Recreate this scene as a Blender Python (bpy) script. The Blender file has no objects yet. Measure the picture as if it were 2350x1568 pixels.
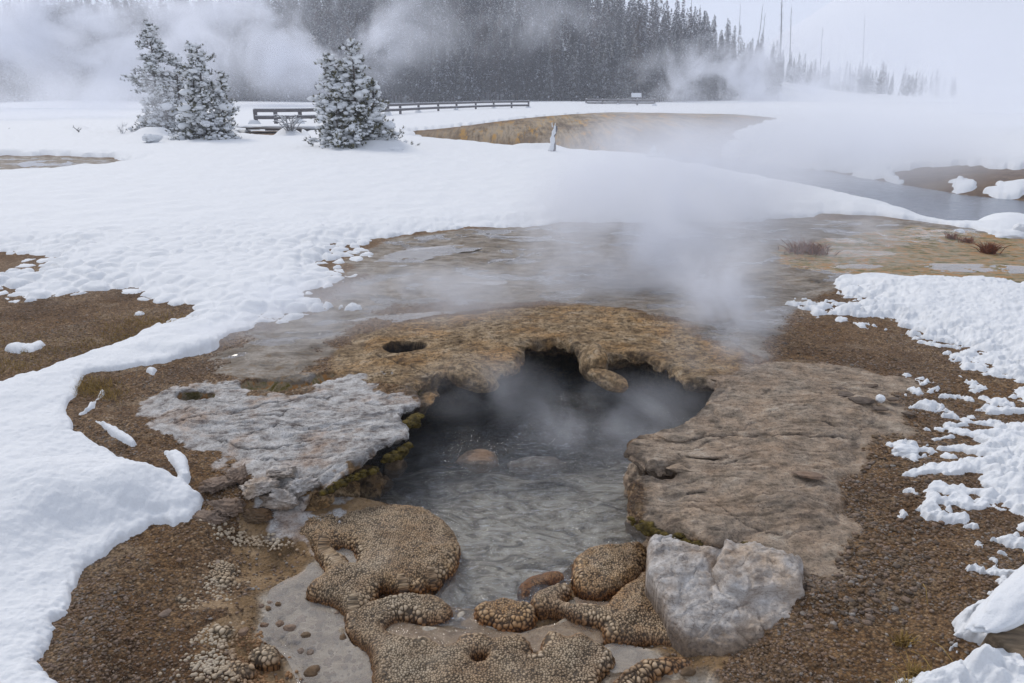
import bpy, math, random
import numpy as np
from math import radians, sin, cos, tan, pi
from mathutils import Vector, Matrix

random.seed(7)
rng = np.random.default_rng(7)
scene = bpy.context.scene
C = scene.collection

# ------------------------------------------------------------------ camera, world, sun, exposure
CAM_H = 2.1
PITCH = radians(17.8)
cam_data = bpy.data.cameras.new("camera")
cam_data.sensor_width = 36.0
cam_data.lens = 27.36
cam_data.clip_start = 0.05
cam_data.clip_end = 4000
cam = bpy.data.objects.new("camera", cam_data)
cam.location = (0, 0, CAM_H)
cam.rotation_euler = (pi / 2 - PITCH, 0, 0)
C.objects.link(cam)
scene.camera = cam

SUN_EL, SUN_AZ = radians(42), radians(-35)          # azimuth from +Y towards +X
world = bpy.data.worlds.new("World")
scene.world = world
world.use_nodes = True
wn = world.node_tree
wn.nodes.clear()
w_out = wn.nodes.new('ShaderNodeOutputWorld')
w_bg = wn.nodes.new('ShaderNodeBackground')
w_sky = wn.nodes.new('ShaderNodeTexSky')
w_sky.sky_type = 'NISHITA'
w_sky.sun_disc = False
w_sky.sun_elevation = SUN_EL
w_sky.sun_rotation = SUN_AZ
w_sky.altitude = 2000
w_sky.air_density = 1.0
w_sky.dust_density = 3.0
w_hs = wn.nodes.new('ShaderNodeHueSaturation')
w_hs.inputs['Saturation'].default_value = 0.40
w_mix = wn.nodes.new('ShaderNodeMix')
w_mix.data_type = 'RGBA'
w_mix.inputs[0].default_value = 0.62
w_mix.inputs[7].default_value = (6.2, 6.7, 7.9, 1)  # even overcast layer, in the sky texture's own units
wn.links.new(w_sky.outputs[0], w_hs.inputs['Color'])
wn.links.new(w_hs.outputs[0], w_mix.inputs[6])
wn.links.new(w_mix.outputs[2], w_bg.inputs[0])
w_bg.inputs[1].default_value = 0.085
wn.links.new(w_bg.outputs[0], w_out.inputs[0])

sun_d = bpy.data.lights.new("sun", 'SUN')
sun_d.energy = 1.5
sun_d.angle = radians(13)
sun_d.color = (1.0, 0.93, 0.84)
sun = bpy.data.objects.new("sun", sun_d)
sd = Vector((sin(SUN_AZ) * cos(SUN_EL), cos(SUN_AZ) * cos(SUN_EL), sin(SUN_EL)))
sun.rotation_euler = sd.to_track_quat('Z', 'Y').to_euler()
C.objects.link(sun)

scene.view_settings.view_transform = 'Standard'
scene.view_settings.look = 'None'
scene.view_settings.exposure = 0.50
scene.view_settings.gamma = 1.0
scene.cycles.max_bounces = 8
scene.cycles.transparent_max_bounces = 12
scene.cycles.volume_bounces = 4
scene.cycles.volume_max_steps = 256
scene.cycles.use_denoising = True

# ------------------------------------------------------------------ pixels of a 2350-wide frame -> world
F = 1786.0
CU, CV = 1175.0, 784.0
cP, sP = cos(PITCH), sin(PITCH)
def ray(u, v):
    dx = (np.asarray(u, float) - CU) / F; dy = (CV - np.asarray(v, float)) / F
    return dx, cP + dy * sP, -sP + dy * cP
def P(u, v, z=0.0):
    a, b, c = ray(u, v)
    t = (z - CAM_H) / c
    return np.stack([a * t, b * t], -1)
def P3(u, v, z=0.0):
    q = P(u, v, z)
    return (float(q[0]), float(q[1]), float(z))
def at(u, v, Y):
    a, b, c = ray(u, v)
    t = Y / b
    return (float(a * t), float(Y), float(CAM_H + c * t))
def PP(pts, z=0.0):
    out = []
    for p in pts:
        out.append(P(p[0], p[1], p[2] if len(p) > 2 else z))
    return np.array(out)

# ------------------------------------------------------------------ noise
def _h(ix, iy, iz, seed):
    h = (ix.astype(np.int64) * 374761393 + iy.astype(np.int64) * 668265263 + iz * 2147483647 + seed * 1274126177) & 0xFFFFFFFF
    h = ((h ^ (h >> 13)) * 1274126177) & 0xFFFFFFFF
    h = ((h ^ (h >> 15)) * 2246822519) & 0xFFFFFFFF
    return (h ^ (h >> 16)) & 0xFFFFFFFF
def _r(ix, iy, iz, seed):
    return _h(ix, iy, iz, seed).astype(np.float32) / np.float32(4294967295.0)
def noise2(x, y, seed=0):
    x = np.asarray(x, float); y = np.asarray(y, float)
    ix = np.floor(x); iy = np.floor(y); fx = x - ix; fy = y - iy
    u = fx * fx * fx * (fx * (fx * 6 - 15) + 10); v = fy * fy * fy * (fy * (fy * 6 - 15) + 10)
    def g(ox, oy):
        a = _r(ix + ox, iy + oy, 0, seed) * (2 * np.pi)
        return np.cos(a) * (fx - ox) + np.sin(a) * (fy - oy)
    return ((g(0, 0) * (1 - u) + g(1, 0) * u) * (1 - v) + (g(0, 1) * (1 - u) + g(1, 1) * u) * v) * 1.5
def noise3(x, y, z, seed=0):
    ix = np.floor(x); iy = np.floor(y); iz = np.floor(z)
    fx = x - ix; fy = y - iy; fz = z - iz
    s = lambda t: t * t * t * (t * (t * 6 - 15) + 10)
    u, v, w = s(fx), s(fy), s(fz)
    def g(a, b, c):
        zz = (iz + c).astype(np.int64)
        th = _r(ix + a, iy + b, zz, seed) * (2 * np.pi); q = _r(ix + a, iy + b, zz, seed + 77) * 2 - 1
        k = np.sqrt(1 - q * q)
        return np.cos(th) * k * (fx - a) + np.sin(th) * k * (fy - b) + q * (fz - c)
    L = lambda a, b, t: a + (b - a) * t
    return L(L(L(g(0,0,0), g(1,0,0), u), L(g(0,1,0), g(1,1,0), u), v), L(L(g(0,0,1), g(1,0,1), u), L(g(0,1,1), g(1,1,1), u), v), w) * 1.5
def fbm2(x, y, o=4, seed=0, gain=0.5):
    r = 0; a = 1; f = 1
    for k in range(o):
        r = r + a * noise2(x * f + 17.3 * k, y * f - 9.1 * k, seed + k); a *= gain; f *= 2.03
    return r
def fbm3(x, y, z, o=4, seed=0, gain=0.5):
    r = 0; a = 1; f = 1
    for k in range(o):
        r = r + a * noise3(x * f + 7.3 * k, y * f, z * f, seed + k); a *= gain; f *= 2.03
    return r
def worley2(x, y, seed=0, jit=0.9):
    ix = np.floor(x); iy = np.floor(y)
    f1 = np.full(np.shape(x), 9.0, np.float32); f2 = f1.copy(); idr = np.zeros(np.shape(x), np.float32)
    for a in (-1, 0, 1):
        for b in (-1, 0, 1):
            cx = ix + a; cy = iy + b
            px = cx + 0.5 + (_r(cx, cy, 0, seed) - 0.5) * jit; py = cy + 0.5 + (_r(cx, cy, 1, seed + 5) - 0.5) * jit
            d = np.sqrt((px - x) ** 2 + (py - y) ** 2).astype(np.float32)
            m = d < f1
            f2 = np.where(m, f1, np.minimum(f2, d)); idr = np.where(m, _r(cx, cy, 2, seed + 9), idr); f1 = np.where(m, d, f1)
    return f1, f2, idr
def worley3(x, y, z, seed=0, jit=0.85):
    ix = np.floor(x); iy = np.floor(y); iz = np.floor(z)
    f1 = np.full(np.shape(x), 9.0, np.float32); f2 = f1.copy()
    for a in (-1, 0, 1):
        for b in (-1, 0, 1):
            for c in (-1, 0, 1):
                cx = ix + a; cy = iy + b; cz = (iz + c).astype(np.int64)
                px = cx + 0.5 + (_r(cx, cy, cz, seed) - 0.5) * jit; py = cy + 0.5 + (_r(cx, cy, cz, seed + 5) - 0.5) * jit
                pz = cz + 0.5 + (_r(cx, cy, cz, seed + 11) - 0.5) * jit
                d = np.sqrt((px - x) ** 2 + (py - y) ** 2 + (pz - z) ** 2).astype(np.float32)
                m = d < f1
                f2 = np.where(m, f1, np.minimum(f2, d)); f1 = np.where(m, d, f1)
    return f1, f2
def ss(a, b, x):
    t = np.clip((x - a) / (b - a), 0, 1)
    return t * t * (3 - 2 * t)

# ------------------------------------------------------------------ polygons
def sdf(X, Y, poly, near=False):
    """signed distance, positive inside; near=True also gives the closest boundary point"""
    X = np.asarray(X, np.float32); Y = np.asarray(Y, np.float32)
    best = np.full(X.shape, 1e12, np.float32); ins = np.zeros(X.shape, bool)
    if near: NX = X.copy(); NY = Y.copy()
    n = len(poly)
    for i in range(n):
        ax, ay = map(np.float32, poly[i]); bx, by = map(np.float32, poly[(i + 1) % n])
        ex, ey = bx - ax, by - ay
        l2 = ex * ex + ey * ey
        if l2 < 1e-12: continue
        t = np.clip(((X - ax) * ex + (Y - ay) * ey) / l2, 0, 1)
        qx = ax + t * ex; qy = ay + t * ey
        d = (X - qx) ** 2 + (Y - qy) ** 2
        if near:
            m = d < best; NX = np.where(m, qx, NX); NY = np.where(m, qy, NY)
        best = np.minimum(best, d)
        if ey != 0:
            c = ((ay > Y) != (by > Y)) & (X < ex * (Y - ay) / ey + ax)
            ins ^= c
    d = np.sqrt(best)
    d = np.where(ins, d, -d)
    return (d, NX, NY) if near else d
def roughen(poly, step, amp, freq, seed=0, smooth=1):
    p = np.array(poly, float)
    for _ in range(smooth):                                    # Chaikin
        q = np.roll(p, -1, 0)
        p = np.stack([0.75 * p + 0.25 * q, 0.25 * p + 0.75 * q], 1).reshape(-1, 2)
    out = []
    for i in range(len(p)):
        a = p[i]; b = p[(i + 1) % len(p)]
        n = max(1, int(np.linalg.norm(b - a) / step))
        for k in range(n): out.append(a + (b - a) * k / n)
    o = np.array(out)
    dx = fbm2(o[:, 0] * freq, o[:, 1] * freq, 3, seed) * amp; dy = fbm2(o[:, 0] * freq + 50, o[:, 1] * freq, 3, seed + 3) * amp
    return o + np.stack([dx, dy], 1)

# ------------------------------------------------------------------ objects
def mesh_obj(name, verts, faces, mat=None, parent=None, smooth=True, attrs=None, matidx=None):
    verts = np.asarray(verts, np.float32)
    me = bpy.data.meshes.new(name)
    if isinstance(faces, np.ndarray):
        k = faces.shape[1]; nf = len(faces)
        me.vertices.add(len(verts)); me.vertices.foreach_set('co', verts.ravel())
        me.loops.add(nf * k); me.loops.foreach_set('vertex_index', faces.astype(np.int32).ravel())
        me.polygons.add(nf); me.polygons.foreach_set('loop_start', np.arange(nf, dtype=np.int32) * k)
        me.polygons.foreach_set('loop_total', np.full(nf, k, np.int32))
        me.update(calc_edges=True)
    else:
        me.from_pydata([tuple(v) for v in verts.tolist()], [], faces)
    if smooth:
        me.polygons.foreach_set('use_smooth', np.ones(len(me.polygons), bool))
    if mat is not None:
        for m in (mat if isinstance(mat, (list, tuple)) else [mat]): me.materials.append(m)
    if matidx is not None: me.polygons.foreach_set('material_index', np.asarray(matidx, np.int32))
    if attrs:
        for k_, v_ in attrs.items():
            a = me.attributes.new(k_, 'FLOAT_COLOR', 'POINT')
            c = np.ones((len(verts), 4), np.float32); c[:, :v_.shape[1]] = v_
            a.data.foreach_set('color', c.ravel())
    me.validate()
    o = bpy.data.objects.new(name, me)
    C.objects.link(o)
    if parent is not None: o.parent = parent
    return o
def tag(o, label=None, cat=None, group=None, kind=None):
    if label: o['label'] = label
    if cat: o['category'] = cat
    if group: o['group'] = group
    if kind: o['kind'] = kind
    return o
def empty(name, loc, label, cat, group=None, rz=0):
    o = bpy.data.objects.new(name, None); C.objects.link(o)
    o.location = loc; o.rotation_euler = (0, 0, rz)
    o.empty_display_size = 0.1
    return tag(o, label, cat, group)
def copy_tree(o, parent=None):
    c = o.copy(); C.objects.link(c); c.parent = parent
    for ch in list(o.children): copy_tree(ch, c)
    return c

class MB:
    """collects pieces, links them as one mesh object"""
    def __init__(s): s.v = []; s.f = []; s.n = 0; s.m = []
    def add(s, v, f, mi=0):
        v = np.asarray(v, float)
        s.v.append(v); s.f += [tuple(int(i) + s.n for i in q) for q in f]; s.m += [mi] * len(f); s.n += len(v)
    def box(s, c, size, rot=None, mi=0):
        x, y, z = [q / 2 for q in size]
        v = np.array([(a, b, d) for a in (-x, x) for b in (-y, y) for d in (-z, z)])
        if rot is not None: v = v @ np.array(rot).T
        s.add(v + np.array(c), [(0,1,3,2), (4,6,7,5), (0,4,5,1), (2,3,7,6), (0,2,6,4), (1,5,7,3)], mi)
    def tube(s, pts, rad, n=8, mi=0, cap=True):
        pts = np.asarray(pts, float); m = len(pts)
        rad = np.full(m, rad) if np.isscalar(rad) else np.asarray(rad)
        t = np.gradient(pts, axis=0); t /= np.linalg.norm(t, axis=1)[:, None] + 1e-9
        up = np.array([0, 0, 1.0]) if abs(t[0][2]) < 0.9 else np.array([1.0, 0, 0])
        rings = []
        for i in range(m):
            a = np.cross(t[i], up); a /= np.linalg.norm(a) + 1e-9; b = np.cross(t[i], a); up_ = b
            th = np.arange(n) * 2 * pi / n
            rings.append(pts[i] + rad[i] * (np.cos(th)[:, None] * a + np.sin(th)[:, None] * b))
        f = [(i * n + k, i * n + (k + 1) % n, (i + 1) * n + (k + 1) % n, (i + 1) * n + k) for i in range(m - 1) for k in range(n)]
        if cap: f += [tuple(range(n))[::-1], tuple((m - 1) * n + k for k in range(n))]
        s.add(np.concatenate(rings), f, mi)
    def build(s, name, mat, parent=None, smooth=False):
        if not s.v: return None
        return mesh_obj(name, np.concatenate(s.v), s.f, mat, parent, smooth, matidx=s.m if isinstance(mat, (list, tuple)) else None)

def icos(sub):
    import bmesh
    bm = bmesh.new(); bmesh.ops.create_icosphere(bm, subdivisions=sub, radius=1.0)
    v = np.array([x.co[:] for x in bm.verts]); f = np.array([[q.index for q in x.verts] for x in bm.faces]); bm.free()
    return v, f
ICO = {k: icos(k) for k in (1, 2, 3, 4, 5)}

# ------------------------------------------------------------------ node helper
class NT:
    def __init__(s, name, vol=False):
        s.mat = bpy.data.materials.new(name); s.mat.use_nodes = True
        s.t = s.mat.node_tree; s.t.nodes.clear(); s.out = s.t.nodes.new('ShaderNodeOutputMaterial')
    def n(s, typ, ins=None, **props):
        nd = s.t.nodes.new('ShaderNode' + typ)
        for k, v in props.items(): setattr(nd, k, v)
        for k, v in (ins or {}).items(): s.set(nd, k, v)
        return nd
    def set(s, nd, k, v):
        i = nd.inputs[k]
        if isinstance(v, bpy.types.NodeSocket): s.t.links.new(v, i)
        elif isinstance(v, bpy.types.Node): s.t.links.new(v.outputs[0], i)
        elif isinstance(v, (tuple, list)) and len(v) == 3 and i.type == 'RGBA': i.default_value = (*v, 1)
        else: i.default_value = v
    def mix(s, f, a, b, mode='MIX'):
        nd = s.n('Mix', data_type='RGBA', blend_type=mode, clamp_factor=True)
        s.set(nd, 0, f); s.set(nd, 6, a); s.set(nd, 7, b)
        return nd.outputs[2]
    def math(s, op, a, b=0.0, c=None, clamp=False):
        nd = s.n('Math', operation=op, use_clamp=clamp); s.set(nd, 0, a); s.set(nd, 1, b)
        if c is not None: s.set(nd, 2, c)
        return nd.outputs[0]
    def noise(s, vec, scale, detail=4, rough=0.55, dist=0.0, w=None):
        nd = s.n('TexNoise', {'Vector': vec, 'Scale': scale, 'Detail': detail, 'Roughness': rough, 'Distortion': dist})
        return nd.outputs[0]
    def ramp(s, f, stops, interp='LINEAR'):
        nd = s.n('ValToRGB', {'Fac': f}); cr = nd.color_ramp; cr.interpolation = interp
        while len(cr.elements) < len(stops): cr.elements.new(0.5)
        for e, (p, c) in zip(cr.elements, stops):
            e.position = p; e.color = (*c, 1) if len(c) == 3 else c
        return nd.outputs[0]
    def rmp(s, x, a, b, c=0.0, d=1.0):
        nd = s.n('MapRange', {0: x, 1: a, 2: b, 3: c, 4: d}, clamp=True); return nd.outputs[0]
    def scale(s, vec, sc):
        nd = s.n('Mapping', {'Vector': vec, 'Scale': sc}); return nd.outputs[0]
    def pos(s): return s.n('NewGeometry').outputs['Position']
    def bump(s, h, strength, dist, nrm=None):
        nd = s.n('Bump', {'Height': h, 'Strength': strength, 'Distance': dist})
        if nrm is not None: s.set(nd, 'Normal', nrm)
        return nd.outputs[0]
    def attr(s, name):
        a = s.n('Attribute', attribute_name=name)
        return s.n('SeparateColor', {0: a.outputs['Color']}).outputs
    def bsdf(s, **k):
        nd = s.n('BsdfPrincipled')
        for a, v in k.items(): s.set(nd, a.replace('_', ' '), v)
        s.t.links.new(nd.outputs[0], s.out.inputs['Surface']); return nd
# ------------------------------------------------------------------ materials
def gravel_color(m, p, tint=(1, 1, 1)):
    v1 = m.n('TexVoronoi', {'Vector': p, 'Scale': 75.0}, feature='F1')
    v2 = m.n('TexVoronoi', {'Vector': p, 'Scale': 28.0}, feature='F1')
    r1 = m.n('SeparateColor', {0: v1.outputs['Color']}).outputs[0]
    r2 = m.n('SeparateColor', {0: v2.outputs['Color']}).outputs[1]
    c = m.ramp(r1, [(0, (.085, .050, .028)), (.35, (.175, .112, .064)), (.7, (.28, .185, .11)), (.93, (.40, .29, .19)), (1, (.56, .48, .38))])
    c2 = m.ramp(r2, [(0, (.09, .055, .032)), (.6, (.215, .138, .08)), (1, (.37, .27, .18))])
    big = m.noise(p, 1.7, 5)
    c = m.mix(0.45, c, c2)
    c = m.mix(m.rmp(m.noise(p, 0.9, 4), .4, .62), c, m.mix(1.0, c, (.80, .70, .56), 'MULTIPLY'))
    c = m.mix(m.rmp(m.noise(p, 1.25, 6, .65), .50, .60, 0, .8), c, m.mix(1.0, c, (.55, .48, .42), 'MULTIPLY'))
    c = m.mix(m.rmp(m.noise(m.scale(p, (1.1, 1.3, 1)), 1.9, 6, .65), .56, .64, 0, .6), c, (.33, .25, .17))
    gap = m.rmp(v1.outputs['Distance'], 0.35, 0.75, 0.0, 0.65)
    c = m.mix(gap, c, (.035, .024, .016))
    return c, v1, v2

def make_ground():
    m = NT('ground_mix')
    p = m.pos()
    A = m.attr('za'); B = m.attr('zb'); D = m.attr('zc')
    g, v1, v2 = gravel_color(m, p)
    br = m.noise(p, 9.0, 6, .65)                                # breakup
    fine = m.noise(p, 55.0, 6, .7)
    mid = m.noise(p, 5.0, 6, .6)
    def w(sock, k=0.55):                                        # broken-up weight
        return m.rmp(m.math('ADD', sock, m.math('MULTIPLY', m.math('SUBTRACT', br, 0.5), k)), .38, .62)
    # pale mud flats
    ps = m.scale(p, (1.0, 2.2, 1.0))
    mf = m.ramp(m.noise(ps, 3.2, 7, .62), [(.28, (.055, .045, .036)), (.42, (.18, .155, .125)), (.55, (.29, .255, .215)), (.72, (.40, .365, .32))])
    mf = m.mix(m.rmp(fine, .45, .7, 0, .5), mf, (.08, .06, .045))
    crust = m.rmp(m.noise(ps, 13.0, 7, .72), .53, .57)
    mf = m.mix(m.math('MULTIPLY', crust, .75), mf, m.ramp(m.noise(p, 2.0, 3), [(.35, (.10, .085, .07)), (.5, (.19, .13, .075)), (.65, (.15, .13, .11))]))
    pool = m.rmp(m.noise(m.scale(p, (1.0, 1.5, 1.0)), 1.15, 6, .6, .4), .545, .560)
    mf = m.mix(m.math('MULTIPLY', pool, .8), mf, (.16, .145, .13))
    film = m.math('MULTIPLY', pool, B[0])
    c = m.mix(w(B[0]), g, mf)
    # yellow, orange and green mats
    al = m.ramp(m.noise(ps, 5.5, 6, .7), [(.3, (.05, .045, .02)), (.42, (.17, .14, .045)), (.5, (.33, .28, .20)), (.58, (.42, .22, .08)), (.68, (.30, .27, .23))])
    c = m.mix(w(B[1], .8), c, al)
    # front orange brown mud
    fm = m.ramp(mid, [(.3, (.12, .08, .045)), (.5, (.25, .165, .09)), (.68, (.38, .27, .165))])
    fm = m.mix(m.rmp(fine, .42, .72, 0, .55), fm, (.07, .048, .03))
    c = m.mix(w(B[2]), c, fm)
    # brown sinter rim
    bs = m.ramp(m.noise(p, 7.0, 8, .75), [(.30, (.09, .06, .035)), (.43, (.24, .17, .10)), (.55, (.38, .285, .18)), (.70, (.48, .41, .32))])
    bs = m.mix(m.rmp(m.noise(p, 2.6, 5, .6), .45, .64, 0, .55), bs, m.mix(1.0, bs, (1.08, .78, .44), 'MULTIPLY'))
    bs = m.mix(m.rmp(m.noise(p, 22.0, 7, .75), .49, .56, 0, .75), bs, (.06, .038, .02))
    bs = m.mix(m.rmp(fine, .5, .62, 0, .5), bs, (.055, .038, .026))
    c = m.mix(w(A[1], .4), c, bs)
    # pinkish grey right ledge
    strat = m.noise(m.scale(p, (5.0, 6.2, 20.0)), 1.7, 9, .74)
    rs = m.ramp(strat, [(.30, (.07, .052, .042)), (.42, (.22, .185, .145)), (.55, (.375, .31, .245)), (.72, (.50, .455, .385))])
    rs = m.mix(m.rmp(mid, .35, .7, 0, .5), rs, m.mix(1.0, rs, (1.1, .90, .74), 'MULTIPLY'))
    speck = m.rmp(m.noise(p, 90.0, 4, .75), .52, .64, 0, .62)
    rs = m.mix(m.rmp(m.noise(p, 1.7, 5, .6), .46, .60, 0, .6), rs, m.mix(1.0, rs, (.80, .78, .77), 'MULTIPLY'))
    rs = m.mix(speck, rs, (.05, .036, .032))
    c = m.mix(w(A[2], .35), c, rs)
    # white grey left ledge
    gs = m.ramp(strat, [(.30, (.07, .055, .05)), (.41, (.27, .25, .235)), (.52, (.49, .475, .455)), (.70, (.68, .67, .66))])
    gs = m.mix(m.rmp(m.noise(p, 3.0, 6, .7), .50, .66, 0, .75), gs, m.mix(1.0, gs, (.78, .58, .44), 'MULTIPLY'))
    gs = m.mix(speck, gs, (.10, .08, .075))
    c = m.mix(w(A[0], .45), c, gs)
    # pool floor and terrace
    fl = m.ramp(m.noise(m.scale(p, (1, 1.7, 1)), 4.5, 7, .68, 1.6), [(.36, (.15, .135, .11)), (.45, (.38, .345, .29)), (.53, (.62, .58, .50)), (.62, (.80, .77, .70))])  # white streaks paint caustic-like ripple light into the floor colour
    c = m.mix(D[1], c, fl)
    te = m.ramp(m.noise(m.scale(p, (1.6, .10, .3)), 2.6, 9, .74), [(.34, (.12, .085, .05)), (.45, (.24, .185, .12)), (.52, (.33, .28, .22)), (.58, (.38, .27, .14)), (.66, (.42, .385, .34))])
    te = m.mix(m.rmp(m.noise(m.scale(p, (1.0, .35, 1)), .55, 6, .7), .46, .58, 0, .85), te, m.mix(1.0, te, (.42, .36, .30), 'MULTIPLY'))
    te = m.mix(m.rmp(m.noise(m.scale(p, (1.8, .22, 1)), .9, 6, .7), .54, .62, 0, .8), te, (.46, .27, .08))
    c = m.mix(D[2], c, te)
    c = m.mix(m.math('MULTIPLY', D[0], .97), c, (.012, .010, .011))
    c = m.n('HueSaturation', {'Color': c, 'Saturation': 1.12}).outputs[0]
    hg = m.math('ADD', m.math('MULTIPLY', v1.outputs['Distance'], -0.6), m.math('ADD', m.math('MULTIPLY', v2.outputs['Distance'], -0.5), m.math('MULTIPLY', fine, .8)))
    hr = m.math('ADD', m.math('MULTIPLY', fine, .6), m.math('ADD', m.math('MULTIPLY', strat, .8), m.math('MULTIPLY', m.noise(p, 140, 4, .7), .35)))
    rockf = m.math('ADD', m.math('ADD', A[0], A[1]), m.math('ADD', A[2], B[0]), clamp=True)
    h = m.n('Mix', data_type='FLOAT'); m.set(h, 0, rockf); m.set(h, 2, hg); m.set(h, 3, hr)
    hh = m.math('MULTIPLY', h.outputs[0], m.math('SUBTRACT', 1.0, film))
    nr = m.bump(hh, 0.9, 0.012)
    ro = m.math('SUBTRACT', .92, m.math('MULTIPLY', m.math('ADD', B[0], m.math('ADD', B[2], B[1])), m.rmp(mid, .45, .6, .0, .45)))
    ro = m.math('SUBTRACT', ro, m.math('MULTIPLY', film, .8), clamp=True)
    m.bsdf(Base_Color=c, Roughness=ro, Normal=nr, **{'Specular IOR Level': .35})
    return m.mat

def make_snow(name='snow_surface', tint=(.76, .78, .80)):
    m = NT(name)
    p = m.pos()
    f1 = m.noise(p, 45.0, 5, .65); f2 = m.noise(p, 9.0, 5, .6); f3 = m.noise(p, 190.0, 3, .6)
    h = m.math('ADD', m.math('MULTIPLY', f1, .5), m.math('ADD', m.math('MULTIPLY', f2, 1.0), m.math('MULTIPLY', f3, .22)))
    nr = m.bump(h, 0.55, 0.018)
    c = m.mix(m.rmp(f2, .3, .7, 0, .35), tint, tuple(t * .95 for t in tint))
    m.bsdf(Base_Color=c, Roughness=.75, Normal=nr, **{'Specular IOR Level': .25})
    return m.mat

def make_rock(name, stops, warm=(1, .8, .62), speckc=(.05, .04, .035), fscale=1.0):
    m = NT(name)
    p = m.pos()
    strat = m.noise(m.scale(p, (5.0, 5.5, 15.0)), 2.0 * fscale, 9, .74)
    fine = m.noise(p, 60 * fscale, 6, .7)
    c = m.ramp(strat, stops)
    c = m.mix(m.rmp(m.noise(p, 4.5, 5), .42, .64, 0, .8), c, m.mix(1.0, c, warm, 'MULTIPLY'))
    c = m.mix(m.rmp(m.noise(p, 110.0, 3, .7), .56, .70, 0, .5), c, speckc)
    vd = m.n('TexVoronoi', {'Vector': m.n('VectorMath', {0: p, 1: m.n('TexNoise', {'Vector': p, 'Scale': 6.0}).outputs[1]}, operation='ADD').outputs[0], 'Scale': 5.5 * fscale}, feature='DISTANCE_TO_EDGE')
    cr = m.rmp(vd.outputs[0], 0.0, 0.010, 0.5, 0.0)
    crm = m.math('MULTIPLY', cr, m.rmp(m.noise(p, 5.0, 2), .50, .60))
    c = m.mix(crm, c, speckc)
    h = m.math('ADD', m.math('MULTIPLY', fine, .7), m.math('SUBTRACT', m.math('MULTIPLY', strat, .8), m.math('MULTIPLY', crm, 1.0)))
    if name == 'white_boulder_rock':
        zz = m.n('SeparateXYZ', {0: p}).outputs[2]
        k = m.rmp(m.math('ADD', zz, m.math('MULTIPLY', m.math('SUBTRACT', m.noise(p, 9, 5, .7), .5), .22)), -.22, -.12, .85, 0)
        c = m.mix(k, c, m.ramp(fine, [(.35, (.07, .045, .028)), (.6, (.24, .17, .11))]))
    nr = m.bump(h, .9, .01)
    m.bsdf(Base_Color=c, Roughness=.9, Normal=nr, **{'Specular IOR Level': .3})
    return m.mat

def make_geyserite():
    m = NT('beaded_geyserite')
    p = m.pos()
    A = m.attr('za')                                              # R bead height, G edge paleness, B orange
    big = m.noise(p, 5.0, 4)
    c = m.ramp(A[0], [(0, (.03, .02, .010)), (.25, (.10, .072, .040)), (.55, (.25, .192, .122)), (1, (.44, .365, .265))])
    pale = m.mix(1.0, c, (1.25, 1.32, 1.42), 'MULTIPLY')
    c = m.mix(A[1], c, pale)
    c = m.mix(m.math('MULTIPLY', A[2], m.rmp(m.noise(p, 16, 4), .3, .6, .4, 1)), c, m.mix(1.0, c, (1.0, .74, .45), 'MULTIPLY'))
    c = m.mix(m.rmp(big, .42, .66, 0, .5), c, m.mix(1.0, c, (.85, .68, .50), 'MULTIPLY'))
    zz = m.n('SeparateXYZ', {0: p}).outputs[2]
    wetk = m.rmp(m.math('ADD', zz, m.math('MULTIPLY', m.math('SUBTRACT', big, .5), .08)), -.285, -.245, .9, 0)
    c = m.mix(wetk, c, m.mix(1.0, c, (.62, .38, .18), 'MULTIPLY'))
    c = m.mix(m.rmp(m.noise(p, 9, 5, .7), .52, .60, 0, .5), c, m.mix(1.0, c, (.50, .42, .33), 'MULTIPLY'))
    nr = m.bump(m.noise(p, 220, 4, .6), .5, .003)
    m.bsdf(Base_Color=c, Roughness=.55, Normal=nr, **{'Specular IOR Level': .4})
    return m.mat

def make_water(name, tint, milk, milkfac, bump_s, scale, rough=0.08, stretch=(1, 1, 1), lo=.42):
    m = NT(name)
    p = m.scale(m.pos(), stretch)
    n1 = m.noise(p, scale, 5, .6, 1.2); n2 = m.noise(p, scale * 4.1, 4, .6, .8)
    h = m.math('ADD', n1, m.math('MULTIPLY', n2, .35))
    nr = m.bump(h, bump_s, .03)
    fr = m.n('Fresnel', {'IOR': 1.33, 'Normal': nr})
    gl = m.n('BsdfGlossy', {'Color': (.95, .97, 1), 'Roughness': rough, 'Normal': nr})
    mc = m.mix(m.rmp(m.noise(p, scale * .7, 6, .65, 1.5), .35, .68), tuple(q * lo for q in milk), milk)
    df = m.n('BsdfDiffuse', {'Color': mc, 'Normal': nr})
    trn = m.n('BsdfTransparent', {'Color': tint})
    s1 = m.n('MixShader', {0: milkfac, 1: trn.outputs[0], 2: df.outputs[0]})
    s2 = m.n('MixShader', {0: fr.outputs[0], 1: s1.outputs[0], 2: gl.outputs[0]})
    m.t.links.new(s2.outputs[0], m.out.inputs['Surface'])
    return m.mat

def simple(name, col, rough=.8, nscale=0, var=.3, spec=.3, bump=0, bscale=30, stretch=(1, 1, 1)):
    m = NT(name)
    p = m.scale(m.n('TexCoord').outputs['Object'], stretch)
    c = col
    k = {}
    if nscale:
        f = m.noise(p, nscale, 5, .6)
        c = m.mix(m.rmp(f, .3, .7), tuple(q * (1 - var) for q in col), tuple(min(1, q * (1 + var)) for q in col))
    if bump: k['Normal'] = m.bump(m.noise(p, bscale, 5, .6), .8, bump)
    m.bsdf(Base_Color=c, Roughness=rough, **{'Specular IOR Level': spec}, **k)
    return m.mat

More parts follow.
